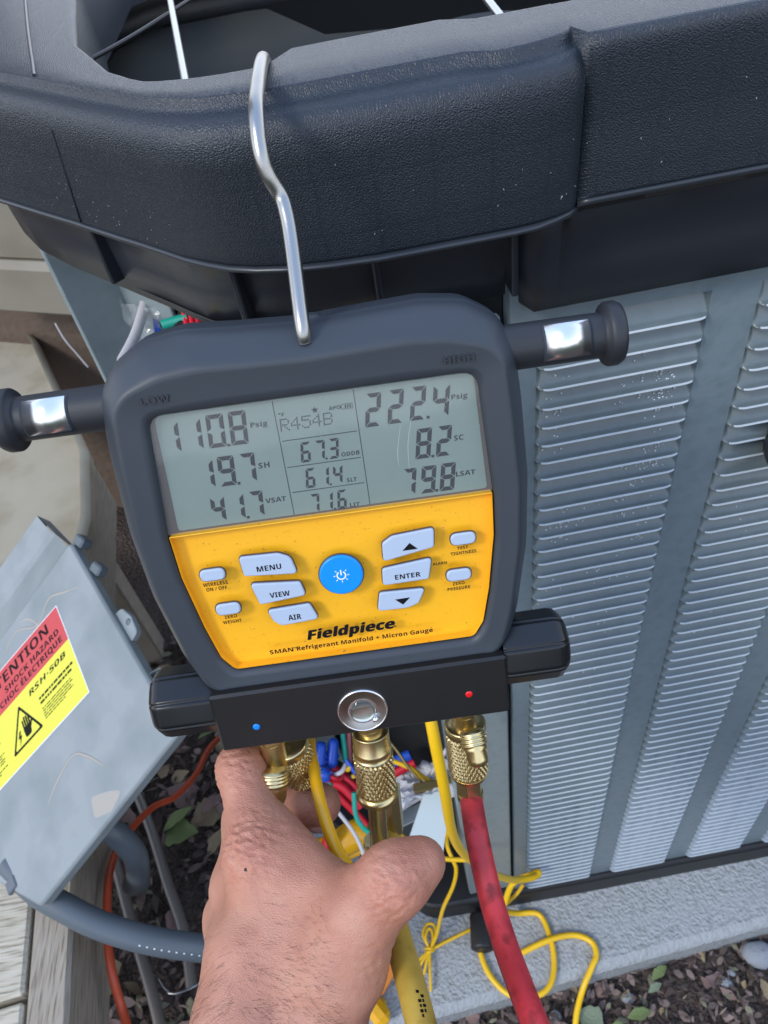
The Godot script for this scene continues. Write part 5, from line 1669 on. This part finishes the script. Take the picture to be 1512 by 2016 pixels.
		for w in folds:
			var dd2: float = (p - w[0]).length_squared() / (w[1] * w[1])
			if dd2 < 4.0:
				var s: float = toes.dot(p) / w[3] + nz2.get_noise_3dv(p * 0.5) * 0.9
				verts[q] += nor[q] * w[2] * exp(-dd2) * sin(s * TAU)
		verts[q] += nor[q] * nz2.get_noise_3dv(p) * 0.00012
	for q in nor.size():
		nor[q] = Vector3.ZERO
	for q in range(0, idx.size(), 3):
		var n := (verts[idx[q + 2]] - verts[idx[q]]).cross(verts[idx[q + 1]] - verts[idx[q]])
		for w in 3:
			nor[idx[q + w]] += n
	var at := V(-0.077, 0.96, -0.075)
	for q in nor.size():
		nor[q] = nor[q].normalized()
		verts[q] -= at
	var arrs := []
	arrs.resize(Mesh.ARRAY_MAX)
	arrs[Mesh.ARRAY_VERTEX] = verts
	arrs[Mesh.ARRAY_NORMAL] = nor
	arrs[Mesh.ARRAY_COLOR] = col
	arrs[Mesh.ARRAY_INDEX] = idx
	var mesh := ArrayMesh.new()
	mesh.add_surface_from_arrays(Mesh.PRIMITIVE_TRIANGLES, arrs)
	var hand := put("person", mesh, M.skin)
	hand.position = at
	tag(hand, "bare left hand and forearm reaching up, fingers wrapped round a brass fitting, thumb out", "person")
	put("sleeve", tube([V(-0.089, 0.9515, -0.004) - at, V(-0.096, 0.945, 0.05) - at, V(-0.11, 0.92, 0.16) - at, V(-0.12, 0.88, 0.34) - at], [0.043, 0.046, 0.05, 0.058], 28, 6), M.sleeve, hand)
	# nail of the middle finger, seen at the fingertip
	var nb := Basis(V(0.75, 0.1, 0.65).normalized(), 0.0)
	var nl := put("fingernail", lathe([[0.0002, 0.0009], [0.003, 0.0007], [0.0048, 0.0], [0.0046, -0.0006]], Vector3.ZERO, Vector3.UP, 20), M.nail, hand)
	nl.transform = Transform3D(Basis(V(1.25, 0.5, 0.1), V(-0.05, 0.35, 0.94), V(0.35, -0.8, 0.35)), V(-0.0575, 0.9455, -0.1455) - at)
	var mole := put("mole", lathe([[0.0002, 0.0004], [0.0007, 0.0002], [0.0008, 0.0]], Vector3.ZERO, V(0, 0.72, 0.69), 10), M.hair, hand)
	var best := 9.0
	for q in verts.size():
		var dq := (verts[q] + at - V(-0.0799, 0.9948, -0.1140)).length()
		if dq < best:
			best = dq
			mole.position = verts[q]
	# arm hair
	var hs := st_new()
	flat(hs)
	var made := 0
	var tries := 0
	while made < 1500 and tries < 90000:
		tries += 1
		var q := rng.randi_range(0, verts.size() - 1)
		var p := verts[q] + at
		if nor[q].dot(back) < 0.05 or p.z < -0.105 or p.x > -0.05 or p.z > -0.02:
			continue
		if rng.randf() > smoothstep(-0.11, -0.055, p.z):
			continue
		var dir := (V(0.75, 0.1, 0.25) * 1.0 - toes * rng.randf_range(-0.1, 0.5) + V(rng.randf_range(-0.4, 0.4), rng.randf_range(-0.3, 0.3), rng.randf_range(-0.3, 0.3)))
		if p.x < -0.088:
			dir = V(-0.8, 0.2, 0.4) + V(rng.randf_range(-0.4, 0.4), rng.randf_range(-0.3, 0.3), rng.randf_range(-0.3, 0.3))
		dir = (dir - nor[q] * dir.dot(nor[q])).normalized()
		var l := rng.randf_range(0.003, 0.007)
		var pts := PackedVector3Array([verts[q] - nor[q] * 0.0002, verts[q] + dir * l * 0.5 + nor[q] * l * 0.16, verts[q] + dir * l + nor[q] * l * 0.14])
		tube_into(hs, pts, [0.00004, 0.00002], 3, false)
		made += 1
	put("hair", done(hs), M.hair, hand).set_meta("kind", "stuff")

# ---------------------------------------------------------------- the grey box at the left, its conduits, the orange cord
func build_disconnect() -> void:
	var B := thing("junction_box", "grey plastic electrical box with a red and yellow warning sticker", "electrical box", V(-0.2186, 0.7079, -0.3531))
	var x := V(0.75288, 0.56644, -0.33514)
	var y := V(-0.46088, 0.09023, -0.88286)
	B.transform.basis = Basis(x, y, x.cross(y)).orthonormalized()
	put("lid", plate(rounded([[-300, 105, 8], [-274, 56, 14], [-233, -2, 10], [0, -2, 5], [0, 278, 6], [-300, 278, 8]], 5), -12, 0, 3.0), M.pvc_grey, B)
	var side := st_new()
	flat(side)
	grid(side, [PackedVector3Array([V(-0.3, 0.274, -0.002), V(-0.006, 0.274, -0.002)]), PackedVector3Array([V(-0.3, 0.345, -0.029), V(-0.034, 0.345, -0.029)]), PackedVector3Array([V(-0.3, 0.352, -0.027), V(-0.037, 0.352, -0.027)]), PackedVector3Array([V(-0.3, 0.392, -0.027), V(-0.043, 0.392, -0.027)]), PackedVector3Array([V(-0.3, 0.396, -0.031), V(-0.045, 0.396, -0.031)]), PackedVector3Array([V(-0.30, 0.396, -0.05), V(-0.048, 0.396, -0.05)])], false)
	flat(side)
	tri3(side, V(-0.006, 0.274, -0.002), V(-0.034, 0.345, -0.029), V(-0.03, 0.27, -0.03))
	quad(side, V(-0.034, 0.345, -0.029), V(-0.045, 0.396, -0.031), V(-0.048, 0.396, -0.05), V(-0.03, 0.30, -0.05))
	put("upper_side", done(side), M.pvc_grey, B)
	put("body", plate(rounded([[-296, 130, 9], [-240, 62, 9], [-60, 62, 8], [-60, 290, 14], [-296, 290, 9]], 5), -70, -13, 2.0), M.pvc_grey, B)
	for q in [[272, -10, 14], [224, -10, 12]]:
		put("latch", cbox(V(7.5, q[0], q[1]) * 0.001, V(12, 18, q[2]) * 0.001, 0.002, Basis(Vector3.BACK, 0.25)), M.pvc_dark, B)
	var loop := st_new()
	var outl := rounded([[0, 118, 2], [12, 120, 6], [15, 140, 8], [10, 158, 6], [0, 160, 2]], 6)
	plate_into(loop, outl, -12, -6, 1.0)
	var lp := put("padlock_tab", done(loop), M.pvc_grey, B)
	put("hole", lathe(mmp([[0.2, 0.2], [3.6, 0.2], [3.8, -0.2]]), V(9, 138, -6) * 0.001, Vector3.BACK, 20), M.pvc_dark, lp)
	put("latch", plate(rounded([[0, 46, 1], [16, 58, 4], [14, 68, 2], [0, 74, 1]], 4), -12, -5, 1.0), M.pvc_grey, B)
	put("latch", cbox(V(-258, 42, -1) * 0.001, V(16, 14, 5) * 0.001, 0.0015), M.conduit, B)
	# warning sticker, its own axes: x to the left is negative from the right edge, y up from the bottom
	var S := Node3D.new()
	S.name = "warning_sticker"
	B.add_child(S)
	S.transform = Transform3D(Basis(V(0.9945, -0.105, 0), V(0.105, 0.9945, 0), V(0, 0, 1)), V(-68, 117, 0.15) * 0.001)
	put("backing", plate(rect2(-230, -1, 1, 117, 1), 0, 0.22, 0.0), M.print_white, S)
	put("red_band", plate(rect2(-230, 70, 0, 116, 1), 0.22, 0.42, 0.0), M.label_red, S)
	put("yellow_field", plate(rect2(-230, 0, 0, 69.9, 1), 0.22, 0.42, 0.0), M.label_yellow, S)
	for w in [["ATTENTION", -150, -22, 98, 12.5, 0.0], ["SHOCK HAZARD", -110, -9, 86, 7.0, 0.0], ["CHOC ÉLECTRIQUE", -124, -8, 75, 7.0, 0.0], ["RSH·50B", -78, -12, 56, 6.5, 0.35]]:
		put("lettering", words(w[0], w[1], w[2], w[3], w[4], 0.42, 0.15, 700, w[5]), M.print_black, S)
	var tr := st_new()
	var a := Vector2(-98, 60)
	var b := Vector2(-72, 14)
	var c := Vector2(-126, 14)
	var tri_out := rounded([[a.x, a.y, 2], [c.x, c.y, 2], [b.x, b.y, 2]], 4)
	var mid := (a + b + c) / 3.0
	for i in tri_out.size():
		var p := tri_out[i]
		var q := tri_out[(i + 1) % tri_out.size()]
		plate_into(tr, PackedVector2Array([p, q, q.lerp(mid, 0.17), p.lerp(mid, 0.17)]), 0.42, 0.57, 0.0)
	plate_into(tr, rounded([[-100, 20, 3], [-90, 20, 3], [-88, 32, 3], [-101, 32, 2]], 4), 0.42, 0.58, 0.0)
	for q in [[-100.6, 41.0], [-97.2, 43.5], [-93.8, 43.0], [-90.6, 40.0]]:
		plate_into(tr, rect2(q[0], 31, q[0] + 2.4, q[1], 1.1), 0.42, 0.58, 0.0)
	plate_into(tr, PackedVector2Array([Vector2(-89, 26), Vector2(-83.5, 33), Vector2(-85.5, 35), Vector2(-90, 30)]), 0.42, 0.58, 0.0)
	plate_into(tr, PackedVector2Array([Vector2(-108, 33), Vector2(-112, 26), Vector2(-109, 26), Vector2(-112, 18), Vector2(-105, 28), Vector2(-108, 28), Vector2(-105, 33)]), 0.42, 0.58, 0.0)
	put("hazard_mark", done(tr), M.print_black, S)
	var pl := st_new()
	for q in [[-66, -6, 42, 2.6], [-66, -10, 36.5, 2.6], [-66, -16, 30, 1.1], [-66, -14, 27, 1.1], [-66, -18, 24, 1.1], [-66, -15, 21, 1.1], [-66, -30, 18, 1.1], [-200, -140, 42, 2.6], [-200, -146, 36.5, 2.6], [-200, -138, 29, 1.1], [-200, -142, 26, 1.1], [-200, -138, 23, 1.1], [-200, -140, 20, 1.1], [-200, -138, 14, 1.1], [-200, -150, 11, 1.1]]:
		var px: float = q[0]
		while px < q[1]:
			var w := minf(rng.randf_range(2.0, 9.0), q[1] - px)
			plate_into(pl, rect2(px, q[2], px + w, q[2] + q[3]), 0.42, 0.55, 0.0)
			px += w + 1.3
	put("small_print", done(pl), M.print_black, S)
	# dried smears on the lid
	for sm in [[[-150, 255], [-120, 262], [-90, 240], [-60, 250], [-38, 236], [-20, 224]], [[-112, 268], [-96, 256], [-90, 236], [-104, 226]], [[-175, 68], [-150, 78], [-120, 82], [-104, 66], [-92, 44]]]:
		var pts := []
		for q in sm:
			pts.append(V(q[0], q[1], 0.0) * 0.001)
		var mi := put("smear", tube(pts, [0.0006, 0.0016, 0.0011, 0.0017, 0.0006], 6, 6), M.pvc_stain, B)
		mi.transform = Transform3D(Basis(Vector3.RIGHT, Vector3.UP, V(0, 0, 0.15)), V(0, 0, 0.00005))
	put("smear", plate(rounded([[-128, 12, 5], [-106, 2, 5], [-84, 8, 4], [-100, 20, 5], [-122, 32, 5]], 5), 0.0, 0.12, 0.05), M.pvc_stain, B)
	# conduits
	var ca := [V(-0.4430, 0.5576, -0.3291), V(-0.4114, 0.5557, -0.2983), V(-0.3868, 0.5468, -0.2818), V(-0.3510, 0.5277, -0.2620), V(-0.3063, 0.5057, -0.2463), V(-0.2597, 0.4711, -0.2391), V(-0.2153, 0.4151, -0.2387), V(-0.1828, 0.3507, -0.2584), V(-0.17, 0.2, -0.32)]
	var cb := [V(-0.3816, 0.5765, -0.3625), V(-0.3573, 0.5549, -0.3545), V(-0.3406, 0.5325, -0.3457), V(-0.3363, 0.4970, -0.3379), V(-0.3586, 0.4295, -0.3404), V(-0.3958, 0.3535, -0.3629), V(-0.4263, 0.2533, -0.4018)]
	var told := ["grey flexible conduit curving right from the box to the wrist", "short grey flexible conduit bending down under the box"]
	var n := 0
	for cc in [ca, cb]:
		var p0: Vector3 = cc[3]
		var rel := []
		for p in cc:
			rel.append(p - p0)
		var t := put("conduit", tube(rel, [0.0132], 20, 8), M.conduit)
		t.position = p0
		tag(t, told[n], "conduit", "grey conduits of the box")
		if n == 0:
			var mark := st_new()
			for q in 9:
				var f := spline(rel, 8)
				var i := 30 + q
				var p := f[i].lerp(f[i + 1], 0.4)
				var dir := (f[i + 1] - f[i]).normalized()
				var up := (V(0.05, 0.75, 0.66) - dir * dir.dot(V(0.05, 0.75, 0.66))).normalized()
				cbox_into(mark, p + up * 0.01322, V(0.0016, 0.0002, 0.0012), 0.00005, Basis(dir, up, dir.cross(up)))
			put("print", done(mark), M.print_white, t)
		n += 1
	var cord := [V(-0.24, 0.03, -0.74), V(-0.3045, 0.1211, -0.7021), V(-0.345, 0.20, -0.62), V(-0.3553, 0.2491, -0.5480), V(-0.3742, 0.2808, -0.5030), V(-0.3949, 0.3119, -0.4778), V(-0.399, 0.375, -0.420), V(-0.393, 0.423, -0.372), V(-0.386, 0.446, -0.325), V(-0.3755, 0.4545, -0.272), V(-0.368, 0.450, -0.238), V(-0.3632, 0.4295, -0.2112), V(-0.3453, 0.4358, -0.1747), V(-0.3168, 0.4335, -0.1147)]
	var pc: Vector3 = cord[5]
	var rc := []
	for p in cord:
		rc.append(p - pc)
	var oc := put("extension_cord", tube(rc, [0.0046], 14, 8), M.orange_cord)
	oc.position = pc
	tag(oc, "orange extension cord running down along the timber step", "cord")

# ---------------------------------------------------------------- small loose things on the soil
func leaf_mesh(kind: int) -> ArrayMesh:
	var st := st_new()
	flat(st, false)
	var rows := []
	var n := 7
	for i in n + 1:
		var t := float(i) / n
		var w: float = sin(PI * pow(t, [0.8, 1.0, 0.65][kind])) * [0.34, 0.22, 0.44][kind] + 0.005
		var r := PackedVector3Array()
		for j in 5:
			var u := j / 4.0 - 0.5
			r.append(V(t - 0.5, 0.10 * sin(t * 2.6 + kind) + absf(u) * (0.22 if kind != 1 else 0.1) * sin(PI * t), u * 2.0 * w * (1.0 + 0.12 * sin(i * 2.3 + j))))
		rows.append(r)
	grid(st, rows, false)
	var under := []
	for r in rows:
		var q: PackedVector3Array = r.duplicate()
		for j in q.size():
			q[j].y -= 0.012
		under.append(q)
	grid(st, under, false, true)
	return done(st)

func pebble_mesh(sd: int) -> ArrayMesh:
	var st := st_new()
	flat(st, false)
	var n := FastNoiseLite.new()
	n.seed = sd
	n.frequency = 0.9
	var rows := []
	for i in 8:
		var a := PI * (i + 0.02) / 7.04
		var r := PackedVector3Array()
		for j in 12:
			var b := TAU * j / 12
			var p := V(sin(a) * cos(b), cos(a), sin(a) * sin(b))
			r.append(p * (0.5 + 0.16 * n.get_noise_3dv(p * 1.5)) * V(1.0, 0.6, 0.8))
		rows.append(r)
	grid(st, rows, true)
	return done(st)

func build_loose() -> void:
	var leaves := [leaf_mesh(0), leaf_mesh(1), leaf_mesh(2)]
	var pebbles := [pebble_mesh(1), pebble_mesh(2), pebble_mesh(3)]
	var kinds := [["leaf_brown", "curled reddish brown dead leaf on the soil in front of the pad", "brown leaves in front of the pad"], ["leaf_tan", "pale tan dead leaf on the soil in front of the pad", "tan leaves in front of the pad"]]
	for k in 100:
		var which := 0 if rng.randf() < 0.65 else 1
		var l := put("fallen_leaf", leaves[rng.randi_range(0, 2)], M[kinds[which][0]])
		var s := rng.randf_range(0.010, 0.027)
		var x := rng.randf_range(-0.12, 0.58)
		l.position = V(x, 0.008 + rng.randf() * 0.010, rng.randf_range(-0.235, 0.0) - x * 0.06)
		l.rotation = V(rng.randf_range(-0.8, 0.8), rng.randf() * TAU, rng.randf_range(-0.8, 0.8))
		l.scale = Vector3.ONE * s
		tag(l, kinds[which][1], "leaf", kinds[which][2])
	for q in [[0.152, -0.185, 0.040, "leaf_pale", 2, "broad pale green leaf fragment below the yellow cord end"], [0.222, -0.178, 0.036, "leaf_green", 1, "narrow bright green leaf lying alone in front of the pad"], [0.187, -0.168, 0.022, "leaf_green", 0, "tiny bright green leaf beside the pale fragment"], [0.268, -0.222, 0.03, "leaf_green", 1, "yellowish green leaf pair against the pad lip"], [0.255, -0.205, 0.024, "leaf_pale", 1, "small pale green leaf near the pad lip"], [0.405, -0.175, 0.034, "leaf_tan", 1, "long straw coloured leaf at the right corner"]]:
		var l := put("green_leaf" if q[3] != "leaf_tan" else "fallen_leaf", leaves[q[4]], M[q[3]])
		l.position = V(q[0], 0.024, q[1])
		l.rotation = V(0.1, 1.2 + q[0] * 9.0, 0.15)
		l.scale = Vector3.ONE * q[2]
		tag(l, q[5], "leaf")
	for k in 34:
		var grey := k % 2 == 0
		var p := put("pebble", pebbles[k % 3], M.stone if grey else M.stone_brown)
		var x := rng.randf_range(-0.1, 0.55)
		p.position = V(x, 0.006, rng.randf_range(-0.225, -0.01) - x * 0.06)
		p.rotation = V(rng.randf_range(-0.3, 0.3), rng.randf() * TAU, 0)
		p.scale = Vector3.ONE * rng.randf_range(0.012, 0.028)
		tag(p, "grey pebble in the soil in front of the pad" if grey else "brown pebble in the soil in front of the pad", "pebble", "grey pebbles by the pad" if grey else "brown pebbles by the pad")
	var big := put("stone", pebbles[1], M.stone)
	big.position = V(0.418, 0.016, -0.222)
	big.scale = V(0.05, 0.045, 0.045)
	tag(big, "largest blue grey stone, tucked under the pad lip at the right", "stone")
	# left side: leaves and clear tubes between the step and the pad
	for k in 44:
		var l := put("fallen_leaf", leaves[rng.randi_range(0, 2)], M.leaf_brown if rng.randf() < 0.6 else M.leaf_tan)
		l.position = V(rng.randf_range(-0.62, -0.28), 0.012 + rng.randf() * 0.01, rng.randf_range(-0.95, -0.2))
		l.rotation = V(rng.randf_range(-0.8, 0.8), rng.randf() * TAU, rng.randf_range(-0.8, 0.8))
		l.scale = Vector3.ONE * rng.randf_range(0.025, 0.06)
		tag(l, "dead leaf on the dark soil between the timber step and the pad", "leaf", "leaves between the step and the pad")
	for k in 9:
		var l := put("green_leaf", leaves[2 - k % 2], M.leaf_green)
		l.position = V(rng.randf_range(-0.60, -0.36), 0.03, rng.randf_range(-1.0, -0.55))
		l.rotation = V(rng.randf_range(-0.5, 0.5), rng.randf() * TAU, rng.randf_range(-0.3, 0.3))
		l.scale = Vector3.ONE * rng.randf_range(0.04, 0.07)
		tag(l, "dark green leaf on the shaded soil beside the timber step", "leaf", "green leaves beside the step")
	var tubes := [["long clear tube lying on the soil right of the orange cord", [V(-0.54, 0.03, -0.65), V(-0.504, 0.03, -0.568), V(-0.47, 0.03, -0.477), V(-0.44, 0.028, -0.40), V(-0.425, 0.022, -0.32)], 0.009], ["clear tube on the soil close to the orange cord", [V(-0.60, 0.03, -0.62), V(-0.568, 0.03, -0.536), V(-0.523, 0.03, -0.416), V(-0.483, 0.03, -0.317), V(-0.45, 0.03, -0.22)], 0.009]]
	for q in tubes:
		var t := put("clear_tube", tube(q[1].map(func(p): return p - q[1][2]), [q[2]], 12, 6), M.clear_tube)
		t.position = q[1][2]
		tag(t, q[0], "tube", "clear tubes on the soil")
	var ring := put("wire_ring", tube([V(-0.04, 0.0, -0.01), V(-0.02, 0.002, 0.012), V(0.01, 0.002, 0.012), V(0.035, 0.0, 0.0), V(0.04, 0, -0.02)], [0.002], 8, 6), M.wire_steel)
	ring.position = V(-0.44, 0.02, -0.33)
	tag(ring, "bent bright wire on the dark soil left of the wrist", "wire")
	# small litter nobody could count
	var bit := st_new()
	flat(bit)
	grid(bit, [PackedVector3Array([V(-0.5, 0, 0.02), V(-0.5, 0.02, -0.03)]), PackedVector3Array([V(-0.2, 0.09, 0.16), V(-0.24, 0.0, -0.14)]), PackedVector3Array([V(0.16, 0.04, 0.2), V(0.2, 0.07, -0.18)]), PackedVector3Array([V(0.5, 0.0, 0.03), V(0.46, 0.05, -0.02)])], false)
	var mm := MultiMesh.new()
	mm.transform_format = MultiMesh.TRANSFORM_3D
	mm.use_colors = true
	mm.mesh = done(bit)
	mm.instance_count = 5200
	for k in 5200:
		var tone := rng.randf()
		mm.set_instance_color(k, Color(0.055, 0.038, 0.03).lerp(Color(0.28, 0.20, 0.175), tone * tone) if rng.randf() > 0.08 else Color(0.2, 0.19, 0.12))
		var left := k % 3 == 0
		var x := rng.randf_range(-0.64, -0.26) if left else rng.randf_range(-0.16, 0.62)
		var z := rng.randf_range(-1.0, -0.1) if left else rng.randf_range(-0.235, 0.12) - x * 0.06
		var s := rng.randf_range(0.005, 0.02) * (1.6 if left else 1.0)
		mm.set_instance_transform(k, Transform3D(Basis.from_euler(V(rng.randf_range(-0.4, 0.4), rng.randf() * TAU, rng.randf_range(-0.35, 0.35))).scaled_local(V(s, s * rng.randf_range(0.4, 1.6), s * rng.randf_range(0.15, 1.6))), V(x, 0.008 + rng.randf() * 0.008, z)))
	var mi := MultiMeshInstance3D.new()
	mi.name = "litter"
	mi.multimesh = mm
	M.litter.vertex_color_use_as_albedo = true
	M.litter.albedo_color = Color.WHITE
	mi.material_override = M.litter
	mi.set_meta("kind", "stuff")
	mi.set_meta("label", "fine bark and twig litter scattered over the soil")
	mi.set_meta("category", "litter")
	add_child(mi)
